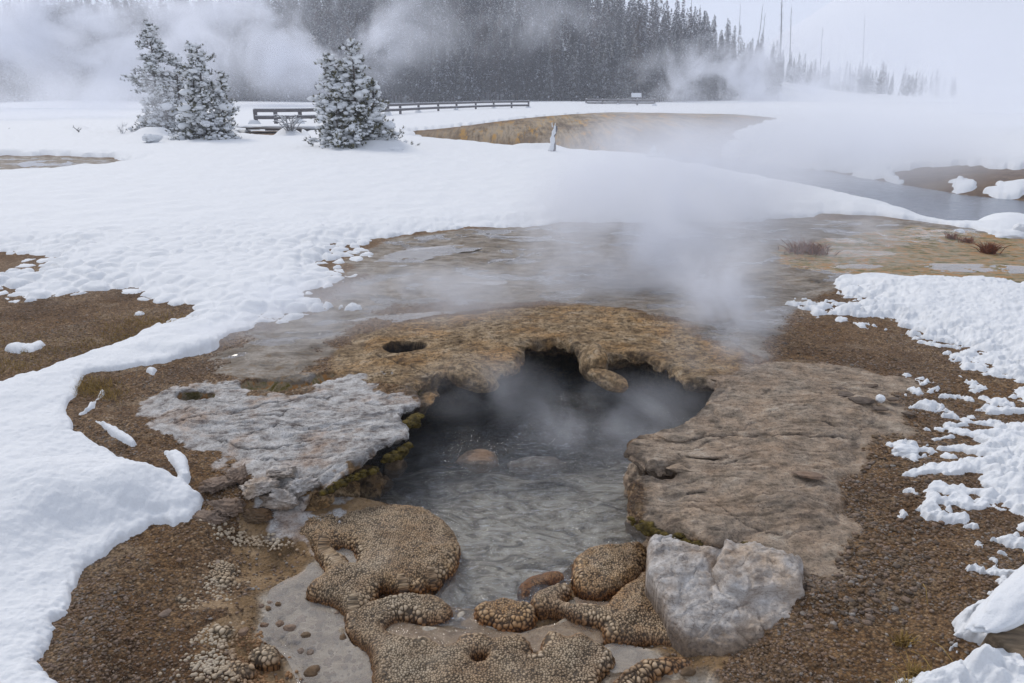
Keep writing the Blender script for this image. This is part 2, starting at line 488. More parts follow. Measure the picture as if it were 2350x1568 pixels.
def make_steam(name, dens, th=.42, gain=3.0, nscale=1.0, detail=4, stretch=(1, 1, 1), col=(.93, .95, 1.0), soft=1.0, aniso=0.2, off=(0, 0, 0), dist=.6):
    """steam: density falls off towards the skin of a unit ball, broken up by a wisp noise in metres"""
    m = NT(name)
    oc = m.n('TexCoord').outputs['Object']
    ln = m.n('VectorMath', {0: oc}, operation='LENGTH').outputs['Value']
    wp = m.n('Mapping', {'Vector': m.pos(), 'Scale': stretch, 'Location': off}).outputs[0]
    nz = m.noise(wp, nscale, detail, .6, dist)
    fall = m.rmp(m.math('ADD', ln, m.math('MULTIPLY', m.math('SUBTRACT', nz, .5), .8)), 0.1, 0.95, 1.0, 0.0)
    fall = m.math('MULTIPLY', m.math('POWER', fall, soft), m.rmp(ln, .6, 1.0, 1.0, 0.0))
    w = m.math('MULTIPLY', m.math('SUBTRACT', nz, th), gain, clamp=True)
    d = m.math('MULTIPLY', m.math('MULTIPLY', w, fall), dens)
    v = m.n('VolumePrincipled', {'Color': col, 'Density': d, 'Anisotropy': aniso})
    m.t.links.new(v.outputs[0], m.out.inputs['Volume'])
    return m.mat

M = {}
M['ground'] = make_ground()
M['snow'] = make_snow()
M['snow_far'] = make_snow('snow_clump')
M['geyserite'] = make_geyserite()
M['boulder'] = make_rock('white_boulder_rock', [(.28, (.10, .08, .065)), (.40, (.32, .285, .255)), (.54, (.50, .47, .44)), (.72, (.68, .665, .65))], (.92, .74, .56))
M['stone_dark'] = make_rock('dark_slate_rock', [(.25, (.05, .038, .03)), (.5, (.14, .108, .084)), (.75, (.24, .195, .155))], (1, .85, .7), fscale=2.0)
M['stone_tan'] = make_rock('tan_slab_rock', [(.25, (.10, .07, .052)), (.5, (.25, .185, .14)), (.75, (.38, .30, .235))], (1, .85, .7), fscale=2.0)
M['stone_pale'] = make_rock('pale_stone_rock', [(.25, (.13, .11, .10)), (.5, (.28, .25, .22)), (.75, (.45, .42, .40))], (1, .85, .7), fscale=2.0)
M['stone_brown'] = make_rock('brown_stone_rock', [(.25, (.06, .04, .025)), (.5, (.17, .118, .072)), (.75, (.28, .20, .13))], (1, .8, .6), fscale=2.0)
M['bark'] = simple('pine_bark', (.075, .058, .050), .9, 12, .4, bump=.01)
M['grey_wood'] = simple('weathered_wood', (.13, .12, .125), .85, 5, .35, bump=.006, stretch=(1, 1, 6))
M['dead_wood'] = simple('dead_wood', (.10, .09, .088), .9, 5, .4, bump=.005)
M['needles'] = simple('pine_needles', (.046, .050, .026), .7, 3, .55)
M['needles_olive'] = simple('olive_needles', (.11, .098, .030), .7, 3, .5)
M['forest_snow'] = simple('forest_snow', (.50, .52, .56), .8)
M['far_needles'] = simple('forest_needles', (.020, .024, .021), .8, .4, .6)
M['far_needles_pale'] = simple('forest_needles_pale', (.055, .058, .045), .8, .4, .6)
M['far_needles_brown'] = simple('forest_needles_brown', (.050, .038, .026), .8, .4, .6)
M['far_trunk'] = simple('forest_bark', (.06, .05, .045), .9)
M['grass_red'] = simple('dry_red_grass', (.22, .085, .045), .8, 20, .5)
M['grass_gold'] = simple('dry_gold_grass', (.30, .20, .06), .8, 20, .5)
M['moss'] = simple('orange_green_moss', (.085, .060, .010), .85, 26, .95, bump=.01, bscale=60)
# ------------------------------------------------------------------ terrain heights
WATER_Z = -0.30
RIVER_Z = -0.60
CTRL = [(100,1500,-.12),(20,1150,0),(250,1280,-.16),(380,1190,-.13),(470,1400,-.24),(420,1540,-.23),(640,1300,-.305),(600,1250,-.25),(640,1200,-.2),(560,1120,-.06),(640,1080,-.03),
 (700,1160,-.20),(650,1500,-.33),(740,1380,-.335),(850,1500,-.33),(760,1600,-.34),(950,1300,-.33),(1100,1420,-.335),(1300,1380,-.33),(1250,1550,-.33),(1400,1500,-.33),(1550,1520,-.28),(1480,1320,-.30),
 (1650,1500,-.22),(1700,1400,-.22),(1850,1440,-.14),(2000,1450,-.12),(2200,1500,-.06),(2330,1350,0),(1990,1250,-.04),(1900,1330,-.09),(1750,1100,0),(1750,1240,-.06),(1600,900,.02),(1900,950,.01),(1300,760,.05),(1150,780,.045),
 (900,800,.03),(900,700,.01),(700,950,.0),(420,950,0),(350,1080,-.03),(700,850,.0),(200,900,0),(150,780,-.02),(0,700,0),(600,700,0),(1500,760,.04),(1800,760,.0),(2000,800,0),(2300,700,0),(2150,1000,0),(2300,1100,.02),
 (400,550,.02),(1200,570,-.01),(1700,600,-.02),(2000,560,-.05),(2350,580,-.12),(2600,560,-.3),(2400,640,-.04),(1500,450,.05),(300,420,0),(800,400,.0),(1250,400,0),(1800,460,.04),(2100,495,-.02),(-300,600,0),(-300,1200,.05),
 (400,320,0),(900,320,0),(0,300,0),(2800,800,0),(2900,1300,.05),(-400,1700,0),(2500,1700,0),(1200,1750,-.33)]
RIM_CTRL = [(820,1058,0),(870,1030,0),(930,1000,0),(950,940,0),(960,895,0),(775,1080,-.02),(735,1100,-.05),(1440,1040,0),(1445,1110,0),(1475,1175,-.01),(1540,1200,-.01),(1620,1230,-.03),(1050,860,.01),(1190,850,.02),(1380,840,.03),(1560,880,.01)]
_all = CTRL + RIM_CTRL
_cp = np.array([P(u, v, z) for u, v, z in _all]); _cz = np.array([z for _, _, z in _all])
def _lp(x, y):
    r = np.sqrt(x * x + y * y + .3)
    return np.arctan2(x, y), np.log(r)
_ct, _cr = _lp(_cp[:, 0], _cp[:, 1])
def base_near(x, y, rim=False):
    th, lr = _lp(x, y)
    num = np.zeros_like(x, dtype=float); den = np.zeros_like(num)
    nn_ = len(_all) if rim else len(CTRL)
    for t, r, z in list(zip(_ct, _cr, _cz))[:nn_]:
        w = 1.0 / ((th - t) ** 2 + (lr - r) ** 2 + .0012) ** 2
        num += w * z; den += w
    return num / den

NEAR_EDGE = [(960,320),(1100,332),(1200,343),(1350,353),(1500,362),(1600,378),(1700,396),(1760,410),(1900,437),(2000,460),(2100,478),(2190,505)]
FAR_SHORE = [(985,338),(1100,340),(1200,342),(1350,346),(1500,352),(1560,357),(1640,362),(1750,376),(1900,394),(2070,425),(2200,447),(2350,462),(2600,480),(3300,500)]
_ne = PP(NEAR_EDGE, 0.0)
_ne = _ne * (1 + 0.9 / np.linalg.norm(_ne, axis=1))[:, None]
_fs = PP(FAR_SHORE, RIVER_Z)
_nr = PP([(2230,518),(2350,532),(2700,552),(3400,580)], -.55)
RIVER = np.concatenate([_ne, _nr, _fs[::-1]])
FARSIDE = np.concatenate([_fs, np.array([[600, 60], [600, 900], [-120, 900], [-16, 60]])])
MOUND = np.concatenate([PP([(922,308,-.1),(985,340),(1200,345),(1500,358),(1575,366)], RIVER_Z), PP([(1592,345),(1625,318),(1690,292),(1790,272),(1720,264),(1400,259),(1200,268),(1040,281,.42),(965,291,.25)], .45)])
_hx = np.array([-400, -200, -85, -40, 0, 24, 52, 77, 100, 140, 900.]); _hz = np.array([10, 12, 14, 20, 22, 16, 9.5, 2.5, .6, 0, 0.])
def hill_h(x, y):
    h = np.interp(x, _hx, _hz) * ss(148, 225, y) * (1 + .12 * noise2(x * .02, y * .02, 4))
    m = 150 * np.exp(-((x - 400) / 170) ** 2 - ((y - 640) / 200) ** 2)
    return h + m + .5 * noise2(x * .03, y * .03, 8) * ss(60, 120, y)

# opening of the spring at shelf height, and the wider cavity under the shelves
OPEN_PX = [(725,1140,-.12),(735,1105,-.06),(770,1085,-.03),(820,1065),(860,1045),(880,1025),(905,1015),(938,1005),(940,985),(918,970),(920,948),(968,935),(955,910),(960,890),(1000,872),(1035,862),
 (1080,872,0),(1130,868,0),(1185,850,0),(1205,820,.02),(1200,797,.03),(1250,788,.03),(1318,793,.03),(1335,838,.02),(1385,850,.0),(1400,822,.03),(1440,815,.03),(1500,828,.02),(1545,850,.02),(1565,885,.01),(1610,880,.01),(1650,888,.01),(1632,915),(1615,945),(1585,965),
 (1560,985),(1500,997),(1450,1012),(1432,1040),(1465,1062),(1500,1088),(1545,1078),(1562,1085),(1530,1100),(1470,1098),(1442,1115),(1440,1150),(1470,1180),(1530,1205),(1600,1225),(1640,1245),
 (1560,1290,-.2),(1480,1310,-.3),(1250,1400,-.3),(1000,1390,-.3),(900,1300,-.3),(780,1190,-.25)]
OPEN = PP(OPEN_PX)
CAVITY = PP([(735,1165,-.26),(700,1080),(780,1000),(830,930),(860,870),(930,835),(1020,800),(1120,765),(1200,748),(1330,745),(1450,765),(1560,800),(1660,830),(1720,880),(1690,940),(1600,1010),(1560,1060),(1580,1110),(1560,1160),(1600,1200),(1640,1235,-.1),
 (1500,1240,-.3),(1440,1268,-.3),(1330,1270,-.3),(1270,1320,-.3),(1190,1372,-.3),(1090,1390,-.3),(1000,1380,-.3),(985,1340,-.3),(1040,1320,-.3),(1050,1250,-.3),(1000,1190,-.3),(850,1182,-.3),(790,1180,-.3)])
CAVITY = roughen(CAVITY, .05, .02, 4, 3)
PITS = [(PP([(402,913),(415,902),(450,898),(485,903),(497,914),(480,924),(440,928),(412,923)]), .085, .035),
        (PP([(545,885),(600,868),(640,880),(700,884),(740,862),(775,858),(770,868),(735,885),(690,900),(620,903),(560,897)]), .085, .03),
        (PP([(878,808),(895,799),(930,797),(965,800),(985,805),(955,816),(920,824),(890,820)]), .32, .014)]
PITS = [(roughen(p, .03, .008, 12, 3), d, w) for p, d, w in PITS]

def rock_detail(x, y):
    """strata steps and crumbs shared by the shelves"""
    wx = x + .10 * noise2(x * 2.1, y * 2.1, 31); wy = y + .10 * noise2(x * 2.3, y * 2.3, 32)
    q = wy * 5.5 - wx * .9 + .6 * noise2(wx * 1.3, wy * 2.5, 33)
    saw = q - np.floor(q)
    step = ss(0, .12, saw) - saw
    r = 1 - np.abs(noise2(wx * 2.2, wy * 9, 34)) * 2
    return .007 * step * ss(-.1, .3, noise2(x * 1.4, y * 1.8, 35)) + .006 * ss(.75, 1, r) * -1.2 + .008 * fbm2(x * 4, y * 7, 4, 36) + .0035 * fbm2(x * 26, y * 34, 3, 37)

ZONE_POLY = {
 'grey': ([(318,950),(345,905),(400,888),(520,884),(600,905),(700,900),(790,872),(860,880),(960,940),(945,1010),(860,1050),(735,1110),(715,1165),(640,1160),(600,1100),(540,1060),(430,1005),(330,965)], 0, .10),
 'brown': ([(700,880),(800,790),(1000,745),(1200,715),(1400,715),(1540,745),(1720,850),(1640,960),(1560,1000),(1400,1010),(1000,960),(930,900),(860,885),(780,868),(600,880)], 0, .2),
 'right': ([(1432,1030),(1500,990),(1600,940),(1640,880),(1760,840),(1960,840),(2110,880),(2060,980),(1980,1060),(1965,1200),(1915,1270),(1850,1310),(1640,1260),(1440,1170)], 0, .26),
 'mud': ([(700,900),(520,870),(500,830),(600,760),(760,700),(830,640),(790,600),(900,540),(1300,512),(1700,505),(2100,500),(2300,520),(2060,560),(1980,630),(1850,700),(1750,780),(1720,840),(1560,740),(1300,700),(900,700),(760,780)], 0, .25),
 'algae': ([(1780,560),(2100,512),(2500,540),(3000,560),(3000,650),(2350,640),(1960,632),(1800,610)], 0, .3),
 'front': ([(520,1560),(500,1400),(560,1260),(600,1200),(740,1150),(900,1180),(1100,1300),(1300,1280),(1500,1280),(1560,1480),(1640,1520),(1600,1620),(1500,1800),(560,1800)], -.3, .06),
}
def zone_w(x, y, key):
    poly, z, s = ZONE_POLY[key]
    sd = hash_(key)
    wx = x + .15 * fbm2(x * 2.2, y * 2.2, 5, sd, .6); wy = y + .15 * fbm2(x * 2.2 + 40, y * 2.2, 5, sd, .6)
    return ss(-s, s, sdf(wx, wy, PP(poly, z)))
def hash_(k): return sum(ord(c) for c in k)
CRACKS = [([(1590,1010),(1640,1000),(1700,1004),(1760,998),(1850,1006),(1930,1008),(2010,1004)], .011, .022), ([(1560,1048),(1600,1066),(1660,1070),(1720,1052)], .008, .015), ([(1860,970),(1930,985),(1990,990)], .008, .014),
          ([(1700,1180),(1760,1196),(1800,1200)], .008, .012), ([(1840,1225),(1900,1238),(1950,1262)], .010, .016), ([(1760,1240),(1830,1262),(1890,1290),(1950,1296)], .012, .018), ([(1640,1145),(1680,1160),(1690,1180)], .006, .008),([(1580,1125),(1610,1122)],.006,.012), ([(1535,1082),(1556,1074)], .026, .055), ([(1600,1052),(1660,1056)], .010, .012),
          ([(330,975),(420,962),(520,950),(600,930),(680,918),(760,912)], .007, .014), ([(318,950),(400,945),(460,936)], .006, .010), ([(640,905),(720,904),(800,912)], .005, .008), ([(560,985),(640,975),(720,980),(800,972)], .006, .009), ([(480,990),(560,1010),(640,1012),(740,1000)], .008, .012),
          ([(560,1030),(640,1040),(700,1032),(780,1036)], .007, .010), ([(640,960),(660,945),(690,940)], .006, .009), ([(860,820),(960,850),(980,862)], .008, .010),([(640,1060),(700,1070),(760,1060)],.008,.014)]
CRACKS = [(PP(p, .02), w, d) for p, w, d in CRACKS]
def cracks(x, y):
    wx = x + .02 * fbm2(x * 9, y * 9, 3, 55); wy = y + .02 * fbm2(x * 9 + 9, y * 9, 3, 56)
    dep = np.zeros_like(x, dtype=float); col = np.zeros_like(dep)
    for p, w, d in CRACKS:
        bb = (x > p[:, 0].min() - .2) & (x < p[:, 0].max() + .2) & (y > p[:, 1].min() - .2) & (y < p[:, 1].max() + .2)
        if not bb.any(): continue
        X, Y = wx[bb], wy[bb]; best = np.full(X.shape, 9.)
        for a, b in zip(p[:-1], p[1:]):
            e = b - a; t = np.clip(((X - a[0]) * e[0] + (Y - a[1]) * e[1]) / (e @ e), 0, 1)
            best = np.minimum(best, np.hypot(X - a[0] - t * e[0], Y - a[1] - t * e[1]))
        ww = w * (1 + .6 * noise2(X * 8, Y * 8, 57))
        k = np.exp(-(best / ww) ** 2); dep[bb] = np.maximum(dep[bb], d * k); col[bb] = np.maximum(col[bb], .85 * np.exp(-(best / (ww * .8)) ** 2))
    return dep, col
OLIVE_PTS = [(450,915,.10),(740,872,.08),(600,895,.08)]
def zones(x, y, z=None):
    W = {k: zone_w(x, y, k) for k in ZONE_POLY}
    W['brown'] = W['brown'] * (1 - .9 * W['grey'])
    za = np.stack([W['grey'], W['brown'], W['right']], -1)
    zb = np.stack([W['mud'], W['algae'], W['front']], -1)
    zc = np.zeros_like(za)
    # the far left bare patch is muddy too
    b3 = ss(-.3, .3, sdf(x, y, PP(BARE_LEFT, 0)))
    zb[..., 0] = np.maximum(zb[..., 0], b3 * .8)
    dk = np.zeros_like(x)
    for i, (p, d, w) in enumerate(PITS):
        s = sdf(x, y, p)
        k = ss(-.02, .02, s)
        if i == 2: dk = np.maximum(dk, ss(-.016, .0, s))  # back vent blackened: shade of its undercut wall put into the colour
        else:
            za *= (1 - k)[..., None] if i == 0 else (1 - .6 * k)[..., None]; zb[..., 1] = np.maximum(zb[..., 1], k * .9); dk = np.maximum(dk, k * (.55 if i == 0 else .1))
    zc[..., 0] = dk
    return za, zb, zc

BARE_LEFT = [(-300,352),(0,357),(150,358),(250,362),(300,368),(325,378),(250,382),(180,388),(100,396),(0,399),(-300,405)]
BARE_MAIN = [(190,1600),(172,1568),(100,1475),(105,1400),(138,1305),(180,1252),(250,1216),(300,1186),(345,1166),(392,1166),(440,1138),(452,1122),(405,1108),(352,1090),(300,1050),(262,1022),(210,1010),(160,1000),(150,965),(175,900),(220,868),(330,842),(440,820),(500,800),(540,768),(600,748),(700,733),(768,712),(740,700),
 (690,692),(720,676),(818,645),(785,615),(848,592),(822,568),(848,552),(945,537),(1100,525),(1340,512),(1550,516),(1800,505),(1960,495),(2100,500),(2195,510),(2300,530),(2500,545),(3100,560),
 (3100,665),(2600,648),(2350,640),(2130,634),(2000,632),(1912,635),(1915,655),(1935,672),(1880,698),(1812,700),(1850,730),(1980,752),(2080,772),(2150,802),(2190,850),(2222,905),(2240,960),(2175,1000),(2125,1030),(2052,1060),(2050,1100),(2118,1140),(2110,1188),(2200,1206),(2262,1232),(2312,1290),(2325,1322),(2262,1372),(2270,1396),(2208,1425),(2198,1470),(2235,1482),(2150,1518),(2080,1522),(2068,1468),(2040,1466),(2040,1520),(2060,1560),(2110,1600)]
BARE_GRAVEL = [(-500,672),(-100,680),(0,678),(60,692),(200,672),(300,684),(420,702),(440,716),(380,738),(330,756),(250,800),(100,848),(0,880),(-200,940),(-500,1000)]
BARE_TINY = [([(-100,572),(0,575),(50,590),(60,606),(20,625),(-100,640)], 0), ([(555,303),(600,300),(660,301),(700,305),(690,318),(620,316),(545,308)], 0),
             ([(240,219),(300,217.5),(320,221),(250,222)], 0), ([(2060,402),(2200,404),(2300,414),(2500,418),(2500,475),(2150,448),(2055,428)], -.5)]
ISLANDS = [([(370,1035),(392,1030),(425,1050),(432,1085),(415,1075),(385,1055)], -.02), ([(190,930),(210,915),(235,893),(245,900),(225,935),(190,950)], 0), ([(220,968),(260,980),(325,1015),(300,1020),(250,1000)], 0),
 ([(2060,910),(2120,915),(2175,945),(2190,960),(2120,945),(2065,922)], 0), ([(2090,868),(2115,872),(2105,880)], 0), ([(2095,895),(2130,898),(2110,905)], 0),([(2160,895),(2190,900),(2165,908)], 0),
 ([(2232,1293),(2275,1297),(2255,1312),(2238,1305)], 0), ([(2240,1282),(2260,1278),(2265,1285)], 0), ([(60,800),(95,785),(105,790),(75,812)], 0), ([(20,800),(40,796),(45,806)], 0), ([(290,725),(320,712),(322,722)], 0), ([(150,770),(180,765),(170,775)], 0),
 ([(340,853),(357,851),(352,860)], 0), ([(1925,640),(1960,634),(2000,640),(1960,655)],0), ([(1820,690),(1860,684),(1900,700),(1850,712)],0), ([(790,700),(815,712),(820,718),(780,716)],0), ([(2035,1020),(2080,1012),(2115,1030),(2090,1050),(2045,1050)], 0),
 ([(1370,330),(1378,326),(1380,334)],0), ([(2180,430),(2200,425),(2235,432),(2225,441),(2190,440)], -.55), ([(2270,445),(2310,438),(2400,436),(2400,455),(2300,452)], -.55)]

def ground_detail(x, y, W):
    dist = np.sqrt(x * x + y * y)
    fade = 1 / (1 + (dist / 9) ** 2)
    d = .020 * fbm2(x * .9, y * .9, 3, 41) + fade * (.010 * fbm2(x * 5, y * 5, 3, 42) + .0055 * fbm2(x * 21, y * 21, 3, 43))
    near = dist < 7
    f1, f2, _ = worley2(x * 24, y * 24, 5)
    d = d + np.where(near, (.010 * (.5 - f1)) * (1 - W), 0) * fade
    return d

# ------------------------------------------------------------------ terrain grid
us = np.concatenate([np.arange(-1500, -40, 25.), np.arange(-40, 2392, 2.4), np.arange(2392, 2900, 8.), np.arange(2900, 3900, 25.)])
vs = np.concatenate([np.arange(2700, 1640, -40.), np.arange(1640, 262, -1.75)])
U, V = np.meshgrid(us, vs)
G = P(U, V, -.06)
ylast = G[-1, 0, 1]
ys = ylast * (1000 / ylast) ** (np.arange(1, 90) / 89.)
Gf = np.stack([(us[None, :] - CU) / F * (ys[:, None] * 1.0) , np.repeat(ys[:, None], len(us), 1)], -1)
xs_ = G[-1, :, 0] / G[-1, :, 1]
Gf[..., 0] = xs_[None, :] * ys[:, None]
Gb = np.stack([np.repeat((G[0, :, 0])[None, :], 3, 0) * np.array([1.2, 3, 12.])[:, None], np.repeat(np.array([.3, -3, -30.])[:, None], len(us), 1)], -1)[::-1]
G = np.concatenate([Gb, G, Gf], 0)
GX, GY = G[..., 0], G[..., 1]
NR, NC = GX.shape

def terrain(x, y, parts=False):
    shp = x.shape; x = x.ravel(); y = y.ravel()
    near = y < 25
    z = np.zeros_like(x)
    zb = base_near(x[near], y[near]); z[near] = zb
    z = z + .10 * noise2(x * .05, y * .05, 3) * ss(16, 40, np.sqrt(x * x + y * y))
    far_in = sdf(x, y, FARSIDE)
    dr = sdf(x, y, RIVER)
    sm = sdf(x, y, MOUND)
    md = ss(-2, 4, sm)
    z = z + .22 * ss(0, 20, far_in) + .34 * ss(-3, 2.5, sm) * (far_in > 0)
    wd = np.where(far_in > 0, 2.0 + .8 * md * (1 + noise2(x * .25, y * .05, 19)), .38)
    out = np.exp(np.minimum(dr, 0) / wd)
    z = np.where(dr < 0, z + (RIVER_Z - .02 - z) * out, RIVER_Z - .02 - .5 * ss(0, 1.2, dr))
    z = z + hill_h(x, y)
    # cavity
    nearp = (y < 9) & (np.abs(x) < 4)
    xi, yi = x[nearp], y[nearp]
    dc = sdf(xi, yi, CAVITY)
    do = -sdf(xi, yi, OPEN)
    depth = .085 + .05 * ss(3.4, 4.4, yi) + .20 * ss(4.4, 5.8, yi + .25 * noise2(xi * 3, yi * 3, 9)) + .010 * fbm2(xi * 4, yi * 4, 2, 10)
    stones = .03 * np.maximum(0, noise2(xi * 4.3, yi * 4.3, 12))
    floor = WATER_Z - depth + stones
    s = ss(-.01, .07, dc)
    zi = z[nearp]
    und = np.zeros_like(zi)
    for pl in LEDGES:
        und = np.maximum(und, ss(.26, .34, sdf(xi, yi, pl)))
    zi = zi - .16 * und * (zi > -.12)
    for p, d, w in PITS:
        zi = zi - (d + .12) * ss(-w * .2, w, sdf(xi, yi, p))
    z[nearp] = zi * (1 - s) + np.minimum(zi, floor) * s
    cav = np.zeros_like(x); cav[nearp] = s
    # puddle beds
    for p, lv, dp in PUDDLES:
        bb = (x > p[:, 0].min() - .5) & (x < p[:, 0].max() + .5) & (y > p[:, 1].min() - .5) & (y < p[:, 1].max() + .5)
        d = sdf(x[bb], y[bb], p); zz = z[bb]
        k = ss(-.05, .02, d) * (1 - cav[bb])
        z[bb] = zz * (1 - k) + (lv - .003 - dp * ss(0, .06, d) + .016 * fbm2(x[bb] * 6, y[bb] * 6, 3, 51)) * k
    return z.reshape(shp), cav.reshape(shp), md.reshape(shp), dr.reshape(shp)

# ledges (world outlines); cliff sides coincide with OPEN
LEFT_L = PP([(318,950),(300,925),(330,890),(400,868),(520,862),(650,850),(760,835),(900,845),(1010,850),(1000,872),(960,890),(955,910),(968,935),(920,948),(918,970),(940,985),(938,1005),(905,1015),(880,1025),(860,1045),(820,1065),(770,1085),(735,1105),(725,1140,-.12),(700,1150,-.12),(650,1130,-.05),(600,1105),(540,1070),(430,1010),(330,975)])
BACK_L = PP([(1010,900),(1000,872),(1035,862),(1080,872),(1130,868),(1185,850),(1205,820,.02),(1200,797,.03),(1250,788,.03),(1318,793,.03),(1335,838,.02),(1385,850),(1400,822,.03),(1440,815,.03),(1500,828,.02),(1545,850,.02),(1565,885,.01),(1610,880,.01),(1650,888,.01),(1632,915),(1700,930),(1790,880),(1760,800),(1600,730),(1400,700),(1200,700),(1000,715),(820,750),(790,820),(860,900),(940,930)])
RIGHT_L = PP([(1620,880),(1650,888),(1632,915),(1615,945),(1585,965),(1560,985),(1500,997),(1450,1012),(1432,1040),(1465,1062),(1500,1088),(1545,1078),(1562,1085),(1530,1100),(1470,1098),(1442,1115),(1440,1150),(1470,1180),(1530,1205),(1600,1225),(1640,1245),(1700,1245,-.02),(1780,1262,-.04),(1830,1300,-.08),(1895,1322,-.1),(1940,1290,-.08),(1990,1200),(2010,1080),(2060,980),(2110,900),(1990,840),(1800,810),(1690,830)])
LEDGES = [LEFT_L, BACK_L, RIGHT_L]
# puddles: outline, level, depth
PUD = [([(720,1290),(745,1300),(760,1335),(705,1372),(700,1384),(760,1394),(800,1416),(785,1440),(800,1472),(850,1500),(852,1640),(690,1640),(688,1560),(672,1510),(640,1490),(598,1462),(602,1430),(608,1400),(600,1375),(660,1335),(690,1325)], -.292, .03),
       ([(762,1262),(790,1250),(815,1262),(825,1290),(812,1300),(795,1295),(800,1285),(780,1272)], -.278, .03),
       ([(885,1440),(905,1425),(945,1428),(990,1440),(1040,1432),(1060,1400),(1095,1395),(1100,1430),(1180,1455),(1240,1440),(1290,1425),(1320,1400),(1310,1370),(1340,1385),(1400,1385),(1390,1440),(1370,1480),(1230,1500),(1100,1465),(1020,1490),(985,1470),(930,1478),(895,1465)], -.296, .025),
       ([(1372,1492),(1400,1478),(1450,1482),(1520,1505),(1500,1530),(1440,1540),(1400,1545)], -.290, .03),
       ([(1380,1560),(1450,1545),(1560,1560),(1640,1570),(1640,1640),(1360,1640)], -.30, .03)]
PUDDLES = [(roughen(PP(p, lv), .03, .012, 9, 60 + i), lv, dp) for i, (p, lv, dp) in enumerate(PUD)]

GZ, CAV, MD, DR = terrain(GX, GY)
gx, gy = GX.ravel(), GY.ravel()
near_m = (gy < 22)
za = np.zeros((gx.size, 3), np.float32); zb = za.copy(); zc = za.copy()
a_, b_, c_ = zones(gx[near_m], gy[near_m])
za[near_m] = a_; zb[near_m] = b_; zc[near_m] = c_
_b3 = ss(-.6, .6, sdf(gx, gy, PP(BARE_LEFT, 0)))
zb[:, 0] = np.maximum(zb[:, 0], _b3 * .75)
cav = CAV.ravel()
fl = cav * ss(5.0, 4.3, gy) 
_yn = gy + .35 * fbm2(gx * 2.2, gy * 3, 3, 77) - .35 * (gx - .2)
zc[:, 1] = cav * ss(6.0, 4.9, _yn)
za *= (1 - cav)[:, None]; zb *= (1 - cav)[:, None]
zc[:, 0] = np.maximum(zc[:, 0], .96 * cav * ss(4.35, 5.5, _yn))  # darkness of the deep water at the back, painted into the floor colour
zc[:, 2] = MD.ravel()
rv = ss(-1.5, .2, DR.ravel()) * (sdf(gx, gy, FARSIDE) < 0)
zb[:, 0] = np.maximum(zb[:, 0], rv)
rockw = np.clip(za.sum(1) + zb.sum(1), 0, 1)
det = ground_detail(gx, gy, rockw)
pudm = np.zeros_like(gx)
for p, lv, dp in PUDDLES:
    bb = (gx > p[:, 0].min() - .3) & (gx < p[:, 0].max() + .3) & (gy > p[:, 1].min() - .3) & (gy < p[:, 1].max() + .3)
    pudm[bb] = np.maximum(pudm[bb], ss(-.05, .02, sdf(gx[bb], gy[bb], p)))
mudw = zb[:, 0]
zc[:, 1] = np.maximum(zc[:, 1], .62 * pudm)
det = det * (1 - .75 * pudm) * (1 - .8 * cav) + mudw * np.where(gy < 16, .018 * fbm2(gx * 2.0, gy * 4.5, 4, 61), 0)
gz = GZ.ravel() + det * ss(900, 200, gy)
idx = np.arange(NR * NC).reshape(NR, NC)
QUADS = np.stack([idx[:-1, :-1], idx[:-1, 1:], idx[1:, 1:], idx[1:, :-1]], -1).reshape(-1, 4)
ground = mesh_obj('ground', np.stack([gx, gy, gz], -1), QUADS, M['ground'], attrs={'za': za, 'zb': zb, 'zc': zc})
tag(ground, 'brown gravel, pale mud and sinter ground around the hot spring', None, None, 'structure')

# ------------------------------------------------------------------ snow sheet
def snow_sd(x, y):
    s = -sdf(x, y, PP(BARE_MAIN, -.02))
    for p in (BARE_GRAVEL, BARE_LEFT): s = np.minimum(s, -sdf(x, y, PP(p, 0)))
    for p, z in BARE_TINY: s = np.minimum(s, -sdf(x, y, PP(p, z)))
    s = np.minimum(s, -sdf(x, y, MOUND)); s = np.minimum(s, -sdf(x, y, RIVER) - .05)
    for p, z in ISLANDS:
        w = PP(p, z); bb = (x > w[:, 0].min() - 2) & (x < w[:, 0].max() + 2) & (y > w[:, 1].min() - 2) & (y < w[:, 1].max() + 2)
        s[bb] = np.maximum(s[bb], sdf(x[bb], y[bb], w))
    return s
sdv = snow_sd(gx, gy)
dist = np.sqrt(gx ** 2 + gy ** 2)
sc = np.clip(dist / 4.5, .8, 8)
rag = (.035 * fbm2(gx * 9 / sc, gy * 9 / sc, 3, 70) + .05 * noise2(gx * 2.2, gy * 2.2, 71)) * sc
# ragged, broken edges beside the lumpy patch on the right and below the pocked field
right_p = ss(.8, 1.6, gx) * ss(9.5, 8, gy)
fieldp = ss(6.5, 7.5, gy) * ss(14.5, 10, gy) * ss(2.5, 1.0, gx) * ss(-9.5,-8.5, gx) * (.62 + .5 * ss(-.3, .3, noise2(gx * .5, gy * .5, 87)))
sdr = sdv + rag + right_p * .10 * fbm2(gx * 5, gy * 7, 5, 72, .65) + fieldp * .05 * fbm2(gx * 4, gy * 7, 4, 85, .6)
T = .055 + .05 * ss(.1, .8, sdr) + .1 * ss(10, 30, dist)
wid = .07 * np.clip(dist / 6, .8, 6)
thin_e = np.maximum(right_p, fieldp)
T = T * (1 - thin_e * .55 * ss(.8, .05, sdr))
t = np.where(sdr > 0, T * np.sqrt(1 - np.exp(-np.maximum(sdr, 0) / wid * 1.3)), sdr * .8)
f1, f2, cid = worley2(gx * 4.0 + .22 * noise2(gx * 3, gy * 3, 73), gy * 3.8 + .22 * noise2(gx * 3, gy * 3, 74), 8)
pil = ss(0, .55, f2 - f1) * (.55 + .6 * cid)
edge_thin = ss(1.1, 0, sdv + .7 * noise2(gx * .8, gy * .8, 75))
